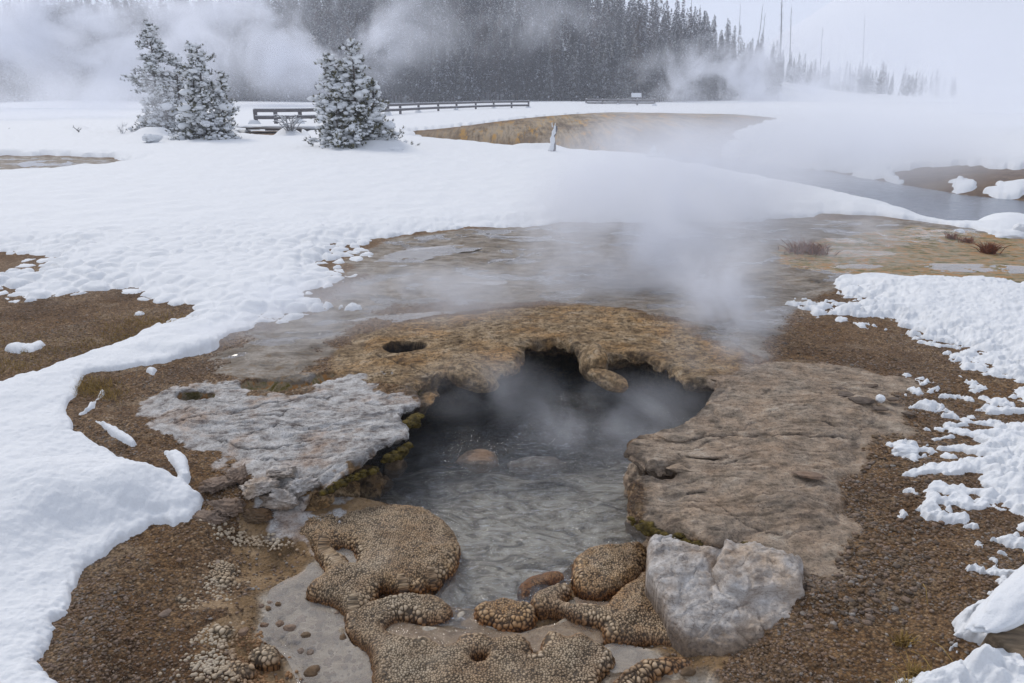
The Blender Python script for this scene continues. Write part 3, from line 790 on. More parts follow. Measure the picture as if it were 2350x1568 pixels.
t = t + fieldp * (.036 * (pil - .55) - .028 * edge_thin * ss(.5, .1, pil) - .006 * edge_thin) * (sdr > -.02)
f1b, f2b, cidb = worley2(gx * 7.5 + .6 * noise2(gx * 5, gy * 5, 76), gy * 8, 9)
thinr = right_p * ss(.9, .0, sdv + .35 * noise2(gx * 2, gy * 2, 78))
pilb = ss(-.6, .7, fbm2(gx * 6.5, gy * 8, 3, 83, .45))
t = t + right_p * (.016 * (pilb - .5) + .007 * fbm2(gx * 22, gy * 26, 3, 84) - .010 * ss(.15, .5, noise2(gx * 13, gy * 17, 86))) + -thinr * .035 * ss(.62, .2, pilb) - right_p * .055 * ss(.25, .45, noise2(gx * 2.1, gy * 3.0, 79)) * ss(.75, .2, sdv)
t = t + (sdr > 0) * (.026 * fbm2(gx * 1.5, gy * 1.7, 4, 80, .45) + .006 * fbm2(gx * 12, gy * 12, 3, 81) * ss(12, 5, dist)) * ss(0, .1, sdr)
def lump(u, v, z, rx, ry, h):
    global t
    q = P(u, v, z); e = ((gx - q[0]) / rx) ** 2 + ((gy - q[1]) / ry) ** 2
    t = t + h * (ss(0, 1, 1 - e) ** .8) * (sdr > -.05)
for L in [(2268,1425,0,.13,.15,.08),(2078,1030,0,.075,.06,.05),(1235,352,0,1.2,.5,.15),(2000,700,0,.15,.15,.05),(1950,720,0,.14,.09,.04),(2320,1560,0,.3,.2,.10),(2200,1560,0,.18,.14,.06),(340,1110,0,.35,.2,.05),
          (180,1120,0,.5,.35,.05),(700,710,0,.8,.14,.05),(400,800,0,.5,.25,.05),(350,318,0,1.1,.8,.32),(870,352,0,1.4,.7,.25),(500,322,0,1.2,.8,.2),(670,318,0,.9,.8,.4),(180,305,0,.9,.6,.25)]:
    lump(*L)
# thaw tracks left by strides across the field
sz = np.where(sdr > -.3, gz - det * .5 * ss(0,.2,sdr) + t, gz - .3)
keepv = (t > -.012) & (sdr > -.25)
kq = keepv[QUADS].any(1) & (gy[QUADS[:, 0]] > .2)
q = QUADS[kq]
used = np.unique(q); remap = -np.ones(gx.size, np.int64); remap[used] = np.arange(used.size)
snow = mesh_obj('snow', np.stack([gx, gy, sz], -1)[used], remap[q], M['snow'])
tag(snow, 'white snow cover lying over the thermal flats', None, None, 'structure')

from bisect import bisect
def ground_z(x, y):
    """height of snow or ground near a world point, from the nearest grid vertex"""
    d = (gx - x) ** 2 + (gy - y) ** 2
    k = int(np.argmin(d))
    return float(max(gz[k], sz[k] if (keepv[k]) else -9))
# ------------------------------------------------------------------ shells: grids clipped and snapped to an outline
def shell_grid(poly, res):
    x0, y0 = poly.min(0) - res * 2; x1, y1 = poly.max(0) + res * 2
    X, Y = np.meshgrid(np.arange(x0, x1, res), np.arange(y0, y1, res))
    d, nx, ny = sdf(X, Y, poly, near=True)
    nr, nc = X.shape
    id_ = np.arange(nr * nc).reshape(nr, nc)
    Q = np.stack([id_[:-1, :-1], id_[:-1, 1:], id_[1:, 1:], id_[1:, :-1]], -1).reshape(-1, 4)
    df = d.ravel()
    Q = Q[(df[Q] > 0).any(1)]
    x = X.ravel().copy(); y = Y.ravel().copy()
    out = df < res * .35
    x[out] = nx.ravel()[out]; y[out] = ny.ravel()[out]
    dd = np.where(out, 0, df)
    used = np.unique(Q); rm = -np.ones(x.size, np.int64); rm[used] = np.arange(used.size)
    return x[used], y[used], dd[used], rm[Q]
def boundary_edges(Q):
    e = np.concatenate([Q[:, [0, 1]], Q[:, [1, 2]], Q[:, [2, 3]], Q[:, [3, 0]]])
    key = np.sort(e, 1); k = key[:, 0].astype(np.int64) * 10000000 + key[:, 1]
    u, inv, cnt = np.unique(k, return_inverse=True, return_counts=True)
    return e[cnt[inv] == 1]
def vnormals(v, f):
    n = np.zeros_like(v)
    a, b, c = v[f[:, 0]], v[f[:, 1]], v[f[:, 2]]
    fn = np.cross(b - a, c - a)
    if f.shape[1] == 4: fn = np.cross(v[f[:, 2]] - a, v[f[:, 3]] - b)
    for k in range(f.shape[1]): np.add.at(n, f[:, k], fn)
    return n / (np.linalg.norm(n, axis=1)[:, None] + 1e-12)

def make_ledge(name, poly, open_poly, lift, th, r, res, seed, label, cat, pits=(), moss=()):
    P0 = roughen(poly, .02, .010, 9, seed, smooth=1)
    O0 = roughen(open_poly, .02, .010, 9, 3, smooth=1)
    x, y, d, Q = shell_grid(P0, res)
    dO = -sdf(x, y, O0); dO = np.maximum(dO, 0)
    c = ss(.03, .14, dO - d)
    b0 = base_near(x, y, True)
    crumb = 1 + .4 * noise2(x * 7, y * 7, seed + 1)
    rr = r * crumb
    dd = np.minimum(dO, rr)
    cliff = lift - rr * (1 - np.sqrt(np.clip(1 - (1 - dd / rr) ** 2, 0, 1)))
    blend = lift * ss(.0, .32, d) - .06 * ss(.22, 0, d)
    top = b0 + (1 - c) * cliff + c * blend + rock_detail(x, y) * ss(0, .05, d) * (1.6 if cat == 'rock ledge' else 1.2)
    ckd, ckc = cracks(x, y)
    top = top - ckd * ss(.0, .05, d)
    tk = th * (1 + .45 * noise2(x * 3, y * 3, seed + 2))
    bot = top - tk * ss(0, .07, d) - .002
    for p, dep, w in pits:
        s = sdf(x, y, p); kk = ss(-w * .5, w, s)
        top = top - dep * kk - .006 * ss(-.05, 0, s) * ss(.05, 0, s) * 0
        top = top + kk * .02 * fbm2(x * 14, y * 14, 3, seed)
    bot = np.minimum(bot, top - .012)
    n = len(x)
    v = np.concatenate([np.stack([x, y, top], -1), np.stack([x, y, bot], -1)])
    be = boundary_edges(Q)
    side = np.stack([be[:, 0], be[:, 0] + n, be[:, 1] + n, be[:, 1]], -1)
    f = np.concatenate([Q, Q[:, ::-1] + n, side])
    # ragged, layered cliff face
    N_ = vnormals(v, f)
    cl = np.concatenate([(1 - c) * ss(.12, .0, d)] * 2)
    dis = .011 * fbm3(v[:, 0] * 14, v[:, 1] * 14, v[:, 2] * 40, 3, seed + 5) + .012 * noise3(v[:, 0] * 5, v[:, 1] * 5, v[:, 2] * 8, seed + 6)
    v = v + N_ * (dis * cl)[:, None]
    a, b, c2 = zones(v[:, 0], v[:, 1])
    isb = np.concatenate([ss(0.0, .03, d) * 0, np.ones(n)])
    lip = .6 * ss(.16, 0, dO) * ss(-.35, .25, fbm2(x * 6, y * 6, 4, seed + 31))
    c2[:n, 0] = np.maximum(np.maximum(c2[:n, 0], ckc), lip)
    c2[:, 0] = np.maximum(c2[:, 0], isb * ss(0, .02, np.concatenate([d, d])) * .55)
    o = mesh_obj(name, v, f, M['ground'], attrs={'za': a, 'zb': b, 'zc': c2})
    return tag(o, label, cat)

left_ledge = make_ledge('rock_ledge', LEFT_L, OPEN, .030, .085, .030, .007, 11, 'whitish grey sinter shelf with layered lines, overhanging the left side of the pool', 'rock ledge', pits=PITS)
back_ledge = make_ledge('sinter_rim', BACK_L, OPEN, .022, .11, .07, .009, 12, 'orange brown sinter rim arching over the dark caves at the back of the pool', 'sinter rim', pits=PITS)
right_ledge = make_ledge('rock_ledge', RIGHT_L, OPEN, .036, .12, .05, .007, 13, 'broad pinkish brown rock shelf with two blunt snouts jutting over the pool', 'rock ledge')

# ------------------------------------------------------------------ blobs and stones
def blob(v0, size, rotz=0, seed=0, amp=.18, freq=1.3, flat=None, cuts=0, tilt=(0, 0), rough=.04, crag=0.):
    v = v0.copy()
    n = fbm3(v[:, 0] * freq + seed * 3.1, v[:, 1] * freq, v[:, 2] * freq, 3, seed)
    v = v * (1 + amp * n)[:, None]
    r = np.random.default_rng(seed + 1)
    for _ in range(cuts):
        d = r.normal(size=3); d /= np.linalg.norm(d); h = r.uniform(.55, .85)
        k = v @ d
        v = v - np.outer(np.maximum(k - h, 0) * .85, d)
    if flat is not None: v[:, 2] = np.where(v[:, 2] > flat, flat + (v[:, 2] - flat) * .2, v[:, 2])
    v = v * (1 + rough * fbm3(v[:, 0] * 6, v[:, 1] * 6, v[:, 2] * 6, 2, seed + 9))[:, None]
    if crag:
        rg = 1 - 2 * np.abs(noise3(v[:, 0] * 2.6 + seed, v[:, 1] * 2.6, v[:, 2] * 4, seed + 4))
        st = v[:, 2] * 7 + 1.2 * noise3(v[:, 0] * 2, v[:, 1] * 2, v[:, 2] * 2, seed + 6)
        v = v * (1 - crag * rg + crag * .45 * (ss(0, .25, st - np.floor(st)) - (st - np.floor(st))))[:, None]
    v = v * np.array(size)
    R = np.array(Matrix.Rotation(rotz, 3, 'Z') @ Matrix.Rotation(tilt[0], 3, 'X') @ Matrix.Rotation(tilt[1], 3, 'Y'))
    return v @ R.T
def stone(name, u, v, z, size, rz, seed, mat, label, cat, group=None, sub=4, sink=.25, **k):
    V, Fc = ICO[sub]
    w = blob(V, size, rz, seed, cuts=k.pop('cuts', 5), **k)
    q = P3(u, v, z)
    o = mesh_obj(name, w, Fc, M[mat])
    o.location = (q[0], q[1], z + size[2] * (1 - 2 * sink))
    return tag(o, label, cat, group)

# lobes of the back wall, part of the rim
def lobe(u, v, z, Y, size, seed, tilt=(0, 0), parent=None, rz=0):
    V, Fc = ICO[5]
    w = blob(V, size, rz, seed, amp=.16, freq=1.1, tilt=tilt, rough=.012)
    p = at(u, v, Y)
    w = w + np.array(p)
    a = np.zeros((len(w), 3)); a[:, 1] = 1
    zc_ = np.zeros((len(w), 3)); 
    o = mesh_obj('lobe', w, Fc, M['ground'], parent, attrs={'za': a, 'zb': np.zeros((len(w), 3)), 'zc': zc_})
    return o
for (u, v, Y, s, sd_, tl, rz) in [(1085, 862, 5.62, (.20, .20, .10), 21, (0, .3), 0),
                               (1362, 830, 5.9, (.10, .2, .13), 24, (.2, .5), 0), (1398, 872, 5.45, (.16, .10, .055), 25, (.15, .35), -.2)]:
    lobe(u, v, 0, Y, s, sd_, tl, back_ledge, rz)
# swollen feet under the right shelf and the wall below the left shelf
def wall_blob(u, v, Y, size, seed, parent, zsel=1, rz=0, name='foot', dark=0.):
    V, Fc = ICO[5]
    w = blob(V, size, rz, seed, amp=.25, freq=1.6, rough=.05) + np.array(at(u, v, Y))
    w += vnormals(w, Fc) * (.008 * fbm3(w[:, 0] * 22, w[:, 1] * 22, w[:, 2] * 22, 3, seed))[:, None]
    a = np.zeros((len(w), 3)); a[:, zsel] = 1
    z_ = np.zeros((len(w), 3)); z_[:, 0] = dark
    return mesh_obj(name, w, Fc, M['ground'], parent, attrs={'za': a, 'zb': np.zeros((len(w), 3)), 'zc': z_})
wall_blob(1470, 1110, 4.42, (.11, .14, .13), 31, right_ledge, 2)
wall_blob(1490, 1195, 4.05, (.13, .12, .14), 32, right_ledge, 2)
wall_blob(1560, 1240, 3.9, (.13, .10, .13), 33, right_ledge, 2)
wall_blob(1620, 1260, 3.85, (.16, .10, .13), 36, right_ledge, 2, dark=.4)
wall_blob(775, 1138, 4.22, (.13, .10, .11), 34, left_ledge, 1)
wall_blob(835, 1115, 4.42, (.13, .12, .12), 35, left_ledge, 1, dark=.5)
wall_blob(722, 1152, 4.05, (.11, .09, .10), 37, left_ledge, 1)
# two capping layers on the upper snout of the right shelf
def plate(parent, u, v, z, size, seed, rz=0, tilt=(0, 0), name='cap_slab'):
    V, Fc = ICO[5]
    w = blob(V, size, rz, seed, amp=.12, freq=1.2, rough=.05, cuts=5, flat=.45, tilt=tilt)
    w += np.array(P3(u, v, z))
    a = np.zeros((len(w), 3)); a[:, 2] = 1; a[:, 1] = .35
    return mesh_obj(name, w, Fc, M['ground'], parent, attrs={'za': a, 'zb': np.zeros((len(w), 3)), 'zc': np.zeros((len(w), 3))})
plate(right_ledge, 1542, 1003, .035, (.115, .060, .026), 41, -.12)
plate(right_ledge, 1617, 1044, .030, (.135, .045, .020), 42, -.06)
plate(right_ledge, 1590, 1070, .012, (.19, .09, .028), 43, -.12)

# moss hanging under the shelf lips
def moss(pts, z, rad, parent, seed):
    V, Fc = ICO[3]; vs_, fs_ = [], []; n = 0
    r = np.random.default_rng(seed)
    pts = PP(pts, z); L = np.concatenate([[0], np.cumsum(np.linalg.norm(np.diff(pts, axis=0), axis=1))])
    for s in np.sort(r.uniform(0, L[-1], int(L[-1] / rad * 3.2))):
        x = np.interp(s, L, pts[:, 0]); y = np.interp(s, L, pts[:, 1])
        k = rad * r.uniform(.25, 1.0) ** 1.5
        w = blob(V, (k * 1.2, k, k * r.uniform(.5, .9)), 0, int(r.integers(1000)), amp=.4, freq=2.2, rough=.15) + np.array([x + r.normal(0, .008), y + r.normal(0, .008), z + r.uniform(-.03, .008)])
        vs_.append(w); fs_.append(Fc + n); n += len(w)
    return mesh_obj('moss', np.concatenate(vs_), np.concatenate(fs_), M['moss'], parent)
moss([(740,1126),(775,1108),(825,1088),(862,1068)], -.055, .026, left_ledge, 1)
moss([(880,1052),(908,1040),(940,1024)], -.045, .034, left_ledge, 2)
moss([(925,974),(945,972),(968,955)], -.035, .045, left_ledge, 3)
moss([(962,905),(962,890),(985,880)], -.03, .022, left_ledge, 4)
moss([(1448,1188),(1500,1216),(1545,1232)], -.05, .032, right_ledge, 5)
moss([(1550,1226),(1590,1240),(1625,1256)], -.045, .034, right_ledge, 6)
moss([(1640,1253),(1680,1252),(1720,1250)], -.055, .020, right_ledge, 7)

# hollow between the two snouts of the right shelf
HOL = PP([(1500,1075),(1530,1058),(1560,1062),(1572,1085),(1545,1100),(1510,1095)], .0)
# ------------------------------------------------------------------ the white boulder
bp = PP([(1478,1300,-.22),(1500,1240,-.1),(1518,1210,-.02),(1560,1214,-.02),(1600,1228,-.02),(1632,1231,-.02),(1690,1237,-.03),(1735,1240,-.04),(1790,1268,-.06),(1842,1310,-.10),(1850,1390,-.16),(1842,1455,-.2),(1790,1488,-.22),(1720,1508,-.24),(1650,1520,-.25),(1575,1505,-.26),(1520,1450,-.26),(1480,1380,-.26)])
x, y, d, Q = shell_grid(roughen(bp, .02, .016, 7, 5, 0), .0045)
cx, cy = bp.mean(0)
# top plane tilts toward the camera
yy = (y - bp[:, 1].min()) / (bp[:, 1].max() - bp[:, 1].min())
top = -.235 + .175 * ss(-.15, .62, yy) + .03 * ss(0, .10, d)
crease = P(1640, 1300, -.1); crx = crease[0] + .03 * np.sin((y - crease[1]) * 14) + .1 * (y - crease[1]) + .02 * noise2(x * 0 + 3, y * 14, 2)
dc_ = np.abs(x - crx)
cw_ = ss(.10, .0, y - crease[1]) * ss(-.30, -.2, y - crease[1])
top += (-.022 * np.exp(-(dc_ / .009) ** 2) - .010 * np.exp(-(dc_ / .05) ** 2)) * cw_
bx = x + .03 * noise2(x * 9, y * 9, 61); by = y + .03 * noise2(x * 9, y * 9, 62)
w1, w2, wc = worley2(bx * 6.5, by * 9, 63); top += .030 * (wc - .5) * ss(0, .16, w2 - w1) - .008 * ss(.07, 0, w2 - w1)
top += .007 * fbm2(x * 14, y * 20, 4, 66, .6)
w1, w2, wc = worley2(bx * 19, by * 26, 64); top += .010 * (wc - .5) * ss(0, .2, w2 - w1)
s_ = np.array(P(1660, 1395, -.15)); kx = (x - s_[0]); ky = y - (s_[1] + .10 * kx + .03 * noise2(x * 7, y * 7, 3))
slab = ss(-.004, .012, ky) * ss(-.01, .02, x - crx - .02)
top -= .028 * ss(0, .12, x - crx)
top += .045 * slab
ky2 = y - (P(1760, 1360, -.12)[1] + .03 * np.sin(x * 22)); top += .012 * ss(-.003, .006, ky2) * ss(0, .02, x - P(1720, 1360, -.12)[0])
top += .010 * fbm2(x * 6, y * 6, 4, 20) + .004 * fbm2(x * 28, y * 28, 3, 21)
q_ = y * 16 + x * 3 + 1.5 * noise2(x * 5, y * 5, 22); sw = q_ - np.floor(q_)
top += .010 * (ss(0, .15, sw) - sw) * ss(.5, .15, yy)
edge = ss(0, .05, d)
zt = top - .07 * (1 - np.sqrt(np.clip(1 - (1 - np.minimum(d, .035) / .035) ** 2, 0, 1)))
zt = np.where(d < 1e-6, -.36, zt)
boulder = mesh_obj('boulder', np.stack([x, y, zt], -1), Q, M['boulder'])
tag(boulder, 'whitish grey boulder with a vertical crease, leaning below the right rock shelf', 'boulder')

# ------------------------------------------------------------------ beaded geyserite mounds
def mound(pts, z, h, r, label, seed, holes=(), res=.0024, bead=.0118, orange=.3, dome=0.02, skirt=-.40, smooth=1):
    w = roughen(PP(pts, z), .02, .008, 10, seed, smooth=smooth)
    x, y, d, Q = shell_grid(w, res)
    _, nx, ny = sdf(x, y, w, near=True)
    hd = np.full(x.shape, 9.)
    for hp, hz in holes:
        hs, hx, hy = sdf(x, y, roughen(PP(hp, hz), .02, .006, 12, seed + 2), near=True)
        m_ = -hs < hd; hd = np.minimum(hd, -hs)
        u_ = m_ & (-hs < d); nx = np.where(u_, hx, nx); ny = np.where(u_, hy, ny)
    de = np.minimum(d, hd)
    # walk evenly up the rounded rim, so that the side gets as many vertices as the top
    T0 = -.45
    th = T0 + np.clip(de / r, 0, 1) * (pi / 2 - T0)
    ins = r * (1 - np.cos(th)); dd_ = np.maximum(de, 1e-6)
    mv = (de > 1e-5) & (de < r)
    x = np.where(mv, nx + (x - nx) / dd_ * ins, x); y = np.where(mv, ny + (y - ny) / dd_ * ins, y)
    prof = np.where(de > 0, np.sin(th), -.4)
    top = z + h * prof + dome * ss(r, r * 5, de) + .012 * fbm2(x * 6, y * 6, 3, seed) * np.maximum(prof, 0)
    top = np.where(hd < 0, np.maximum(z - .08, z + hd * 1.5), top)
    top = np.where(d < 1e-6, skirt, top)
    v = np.stack([x, y, top], -1)
    N_ = vnormals(v, Q)
    # beads swell towards the rims
    k = ss(.10, .015, de) * ss(-.35, .25, noise2(x * 4, y * 4, seed + 7))
    def beads(sz, sd_):
        f1, f2 = worley3(v[:, 0] / sz, v[:, 1] / sz, v[:, 2] / sz, sd_)
        g = np.clip(f2 - f1, 0, 1)
        return np.sqrt(np.clip(1 - (f1 / .80) ** 2, 0, 1)) * ss(0, .22, g), g
    b1, g1 = beads(bead, seed); b2, g2 = beads(bead * (1.9 if bead < .016 else 1.5), seed + 3)
    kk = ss(.38, .62, k)
    bb = b1 * (1 - kk) + b2 * kk; gg = g1 * (1 - kk) + g2 * kk
    amp = bead * (.45 + .35 * kk)
    worn = ss(-.55, -.15, fbm2(x * 5, y * 5, 3, seed + 12))
    v = v + N_ * ((bb * amp * (.3 + .7 * worn)) * (d > res * .6))[:, None]
    a = np.stack([np.clip(bb * .9 * ss(0, .3, gg) + .1 + .12 * noise2(x * 60, y * 60, 3), 0, 1), k, np.clip(orange + .5 * noise2(x * 3, y * 3, seed + 8) + orange * ss(.12, 0, de), 0, 1)], -1)
    a[hd < .004] *= .4
    o = mesh_obj('geyserite_mound', v, Q, M['geyserite'], attrs={'za': a})
    return tag(o, label, 'geyserite mound', 'beaded geyserite mounds along the outflow')
mound([(535,1240),(600,1214),(680,1180),(745,1156),(790,1172),(850,1180),(900,1172),(960,1175),(1010,1198),(1042,1228),(1056,1262),(1048,1305),(1010,1340),(985,1350),(955,1340),(930,1372),(900,1358),(870,1352),(850,1392),(810,1425),(780,1402),(762,1388),(700,1374),(708,1352),(745,1335),(752,1310),(728,1290),(716,1262),(690,1245),(640,1244),(590,1248)], -.285, .075, .085,
      'largest mushroom shaped beaded mound, beside the pool with a small milky basin in it', 71, holes=[([(765,1264),(790,1252),(812,1262),(824,1290),(812,1302),(796,1294),(798,1284),(775,1275)], -.27)], orange=.45)
mound([(786,1440),(800,1410),(850,1394),(905,1384),(930,1377),(975,1376),(1010,1385),(1040,1408),(1036,1432),(1000,1440),(950,1434),(915,1425),(888,1442),(884,1460),(920,1476),(965,1482),(982,1468),(1000,1490),(1040,1492),(1058,1470),(1105,1464),(1125,1480),(1165,1474),(1190,1466),(1215,1490),(1222,1515),(1245,1505),(1240,1480),(1265,1462),(1300,1476),(1330,1462),(1362,1482),(1400,1505),(1412,1535),(1375,1562),(1360,1640),(850,1640),(858,1560),(848,1510),(815,1480)], -.305, .055, .05,
      'wide beaded mound spreading across the lowest edge with a small round water hole', 72, holes=[([(1080,1505),(1100,1498),(1120,1503),(1112,1515),(1090,1516)], -.27)], orange=.2)
mound([(1088,1412),(1112,1394),(1165,1388),(1212,1398),(1236,1420),(1216,1446),(1175,1453),(1130,1446),(1095,1432)], -.305, .055, .045, 'small oval beaded mound standing alone in the tan outflow water', 73, orange=.7)
mound([(1312,1305),(1335,1278),(1380,1268),(1430,1268),(1476,1258),(1490,1300),(1460,1345),(1410,1368),(1360,1384),(1325,1368),(1314,1340)], -.305, .075, .06, 'rounded orange brown beaded mound against the left side of the white boulder', 74, orange=.65)
mound([(1210,1395),(1232,1368),(1290,1350),(1318,1362),(1290,1385),(1305,1402),(1350,1402),(1385,1408),(1410,1375),(1450,1345),(1485,1310),(1530,1400),(1600,1470),(1680,1510),(1640,1530),(1580,1510),(1540,1492),(1480,1480),(1430,1485),(1385,1478),(1390,1450),(1330,1440),(1300,1425),(1270,1410),(1232,1418)], -.305, .06, .05, 'branching beaded crust running from the outflow up onto the white boulder', 75, orange=.35, dome=.05)
mound([(1400,1600),(1420,1560),(1480,1530),(1540,1518),(1590,1520),(1600,1545),(1540,1550),(1480,1575),(1450,1640),(1400,1640)], -.31, .045, .035, 'thin curved beaded ridge below the branching crust, near dark wet cobbles', 76, orange=.2, bead=.018)
mound([(1180,1365),(1215,1330),(1260,1316),(1300,1325),(1292,1345),(1240,1360),(1205,1385)], -.325, .035, .04, 'low smooth orange mound half drowned at the pool outlet', 77, orange=1.0, bead=.007)
mound([(930,1360),(950,1340),(975,1332),(988,1350),(975,1368),(945,1375)], -.32, .07, .035, 'knobby beaded cone standing at the foot of the mushroom shaped mound', 78, orange=.4, bead=.010)
for i, (u, v, ru, rv) in enumerate([(505,1320,36,24),(510,1340,28,18),(455,1440,42,14),(505,1455,30,12),(610,1512,34,20),(540,1545,50,18),(420,1392,28,10),(1150,1170,0,0)]):
    if ru == 0: continue
    a = np.arange(10) * 2 * pi / 10
    mound([(u + ru * cos(t) * (1 + .2 * sin(3 * t + i)), v - rv * sin(t)) for t in a], -.262 if v < 1500 else -.285, .030, .03,
          ['pale beaded cluster, highest of those in the left gravel', 'beaded cluster just below the highest pale one in the gravel', 'flat beaded cluster left of the milky puddle', 'beaded cluster touching dark pebbles at the puddle edge', 'round whitish beaded knob at the lower puddle edge', 'wide grey beaded cluster on the gravel by the lower frame edge', 'small faint beaded patch in the left gravel'][i], 90 + i, orange=.1, bead=.017 if i != 2 else .013)

# ------------------------------------------------------------------ water
def sheet(name, poly, z, mat, res, label, und=0):
    x, y, d, Q = shell_grid(poly, res)
    zz = np.full(x.shape, z)
    if und: zz = zz + und * fbm2(x * 5, y * 7, 4, 91) + und * .5 * (1 - 2 * np.abs(noise2(x * 9 + noise2(x * 3, y * 3, 1), y * 14, 92)))
    o = mesh_obj(name, np.stack([x, y, zz], -1), Q, mat)
    return tag(o, label, None, None, 'structure')
M['pool'] = make_water('spring_water', (.90, .90, .885), (.54, .545, .54), .14, 1.0, 6.0, .04, (1, 1.7, 1))
M['puddle'] = make_water('milky_water', (.90, .86, .80), (.86, .78, .68), .26, .10, 9.0, .03, lo=.85)
M['thin'] = make_water('outflow_water', (.92, .85, .75), (.70, .53, .38), .25, .30, 14.0, .05, lo=.7)
M['river'] = make_water('river_water', (.2, .23, .27), (.17, .19, .225), .85, .5, 2.2, .18, (1, 2.5, 1))
pool_poly = roughen(np.concatenate([CAVITY.mean(0) + (CAVITY - CAVITY.mean(0)) * 1.10]), .3, 0, 1, 1, 0)
sheet('spring_water', pool_poly, WATER_Z, M['pool'], .012, 'steaming grey water of the hot spring pool', .013)
for i, (p, lv, dp) in enumerate(PUDDLES):
    pe = p.mean(0) + (p - p.mean(0)) * 1.06
    sheet('puddle', pe, lv, M['puddle'] if i in (0, 1, 3) else M['thin'], .012, ['milky grey puddle left of the beaded mounds', 'tiny milky basin inside the largest mound', 'shallow tan outflow between the mounds', 'small grey puddle under the branching crust', 'dark wet hollow at the lower edge'][i])
riv = mesh_obj('river', [(p[0], p[1], RIVER_Z) for p in (RIVER.mean(0) + (RIVER - RIVER.mean(0)) * 1.03)], [tuple(range(len(RIVER)))], M['river'], smooth=False)
tag(riv, 'grey river behind the snow field', None, None, 'structure')
# shallow sheets of water on the mud flats
for i, pts in enumerate([[(850,598),(900,575),(1040,560),(1130,556),(1100,572),(1000,590),(930,612),(860,615)], [(1030,752),(1080,735),(1150,724),(1190,722),(1150,740),(1080,760),(1040,765)], [(760,745),(860,725),(980,718),(1080,716),(980,740),(880,765),(800,775)], [(1120,545),(1200,540),(1290,548),(1200,556)], [(2060,600),(2200,596),(2400,604),(2400,622),(2200,618),(2080,612)], [(1900,604),(2000,598),(2040,606),(1960,615)],[(30,372),(120,366),(180,372),(140,384),(60,388)],[(1040,652),(1120,648),(1180,652),(1110,662)]]):
    w = roughen(PP(pts, 0), .08, .05, 3, 200 + i, 2)
    b = base_near(*w.mean(0)[:, None])[0] if False else float(base_near(np.array([w[:, 0].mean()]), np.array([w[:, 1].mean()]))[0])
    zl = max(ground_z(*w.mean(0)), -9)
    m_ = (gx > w[:, 0].min()) & (gx < w[:, 0].max()) & (gy > w[:, 1].min()) & (gy < w[:, 1].max())
    zl = float(np.percentile(gz[m_], 62))
    sheet('shallow_water', w, zl, M['puddle'], .05 if i != 1 else .02, 'thin sheet of water lying on the mud flat')

# ------------------------------------------------------------------ loose stones
SL = 'stones lying on the right shelf'
for (u, v, z, s, rz, sd_, lab) in [(1858,1094,.040,(.088,.036,.017),-.25,1,'lone flat tan slab lying in the middle of the right shelf'),
    (1938,908,.035,(.075,.045,.014),-.1,2,'dark slate at the upper left of the slate cluster'), (1978,922,.045,(.095,.055,.020),.1,3,'largest dark slate of the cluster, with ice beside it'),
    (2024,941,.030,(.060,.034,.014),-.1,4,'small dark slate at the lower right of the cluster'), (2086,951,.022,(.05,.028,.012),0,5,'dark slate nearest the broken snow strip'), (2048,918,.03,(.05,.03,.013),.3,6,'slate chip under the right lump of ice'),
    (1985,888,.03,(.10,.035,.012),.1,7,'long thin slate at the top of the cluster'), (1925,893,.028,(.08,.03,.010),-.1,8,'thin slate sunk in the shelf at the left end of the cluster')]:
    stone('slate', u, v, z, s, rz, 300 + sd_, 'stone_tan' if sd_ == 1 else 'stone_dark', lab, 'stone', SL, flat=.4, sink=.2, amp=.25)
stone('snow_lump', 2020, 920, .05, (.030, .035, .03), 0, 331, 'snow_far', 'small lump of ice between the dark slates', 'snow lump', None, cuts=0, sub=3)
stone('pebble', 1866, 1356, -.11, (.024, .018, .012), .2, 332, 'stone_pale', 'lone pale pebble on the dark brown gravel right of the boulder', 'stone', None, sub=3)
stone('pebble', 1857, 1440, -.14, (.024, .014, .008), .2, 333, 'stone_tan', 'tan chip at the lower right corner of the white boulder', 'stone', None, sub=3)
r = np.random.default_rng(5)
for i, (u, v, s, lab) in enumerate([(502,1298,.034,'whitish rock at the top of the upper bead cluster'),(476,1312,.024,'dark rock left of the upper bead cluster'),(448,1304,.026,'round brown stone below the gravel slope'),(398,1338,.022,'dark brown stone alone in the left gravel'),(412,1288,.020,'grey stone left of the muddy slope'),
    (380,1410,.030,'grey rock beside the small faint bead patch'),(368,1378,.022,'dark stone above the small faint bead patch'),(433,1368,.022,'stone on the gravel below the bead clusters'),(470,1370,.02,'brown stone left of the muddy hump'),(520,1442,.022,'dark stone at the end of the flat bead cluster'),
    (560,1452,.026,'dark wet stone beside the puddle, below the brown one'),(605,1436,.020,'small dark stone on the left shore of the puddle'),(638,1388,.018,'square brown stone in the milky puddle'),(642,1434,.026,'dark flat stone at the puddle shore'),(665,1444,.026,'wet brown stone lying in the puddle shallows'),
    (702,1460,.022,'brown rock sticking out of the lower puddle'),(690,1496,.018,'small stone in the lower puddle, left of a pair'),(712,1500,.02,'right stone of the pair in the lower puddle'),(716,1545,.034,'biggest brown rock in the lower puddle'),(600,1392,.018,'dark pebble on the muddy shore at the upper puddle'),
    (430,1545,.024,'grey stone by the lower left gravel'),(300,1310,.018,'brown stone in the upper left gravel'),(128,1410,.026,'pale stone by the left snow edge'),(240,1460,.014,'tan pebble in the left gravel field')]):
    a = s * r.uniform(.8, 1.25)
    stone('rock', u, v, -.25 if u > 420 else -.17, (a, s * .75, s * .55), r.uniform(0, 3), 400 + i, 'stone_pale' if i in (0, 22) else ('stone_tan' if i % 3 else 'stone_brown'), lab, 'stone', 'stones on the gravel and in the puddle', sub=3, sink=.3)
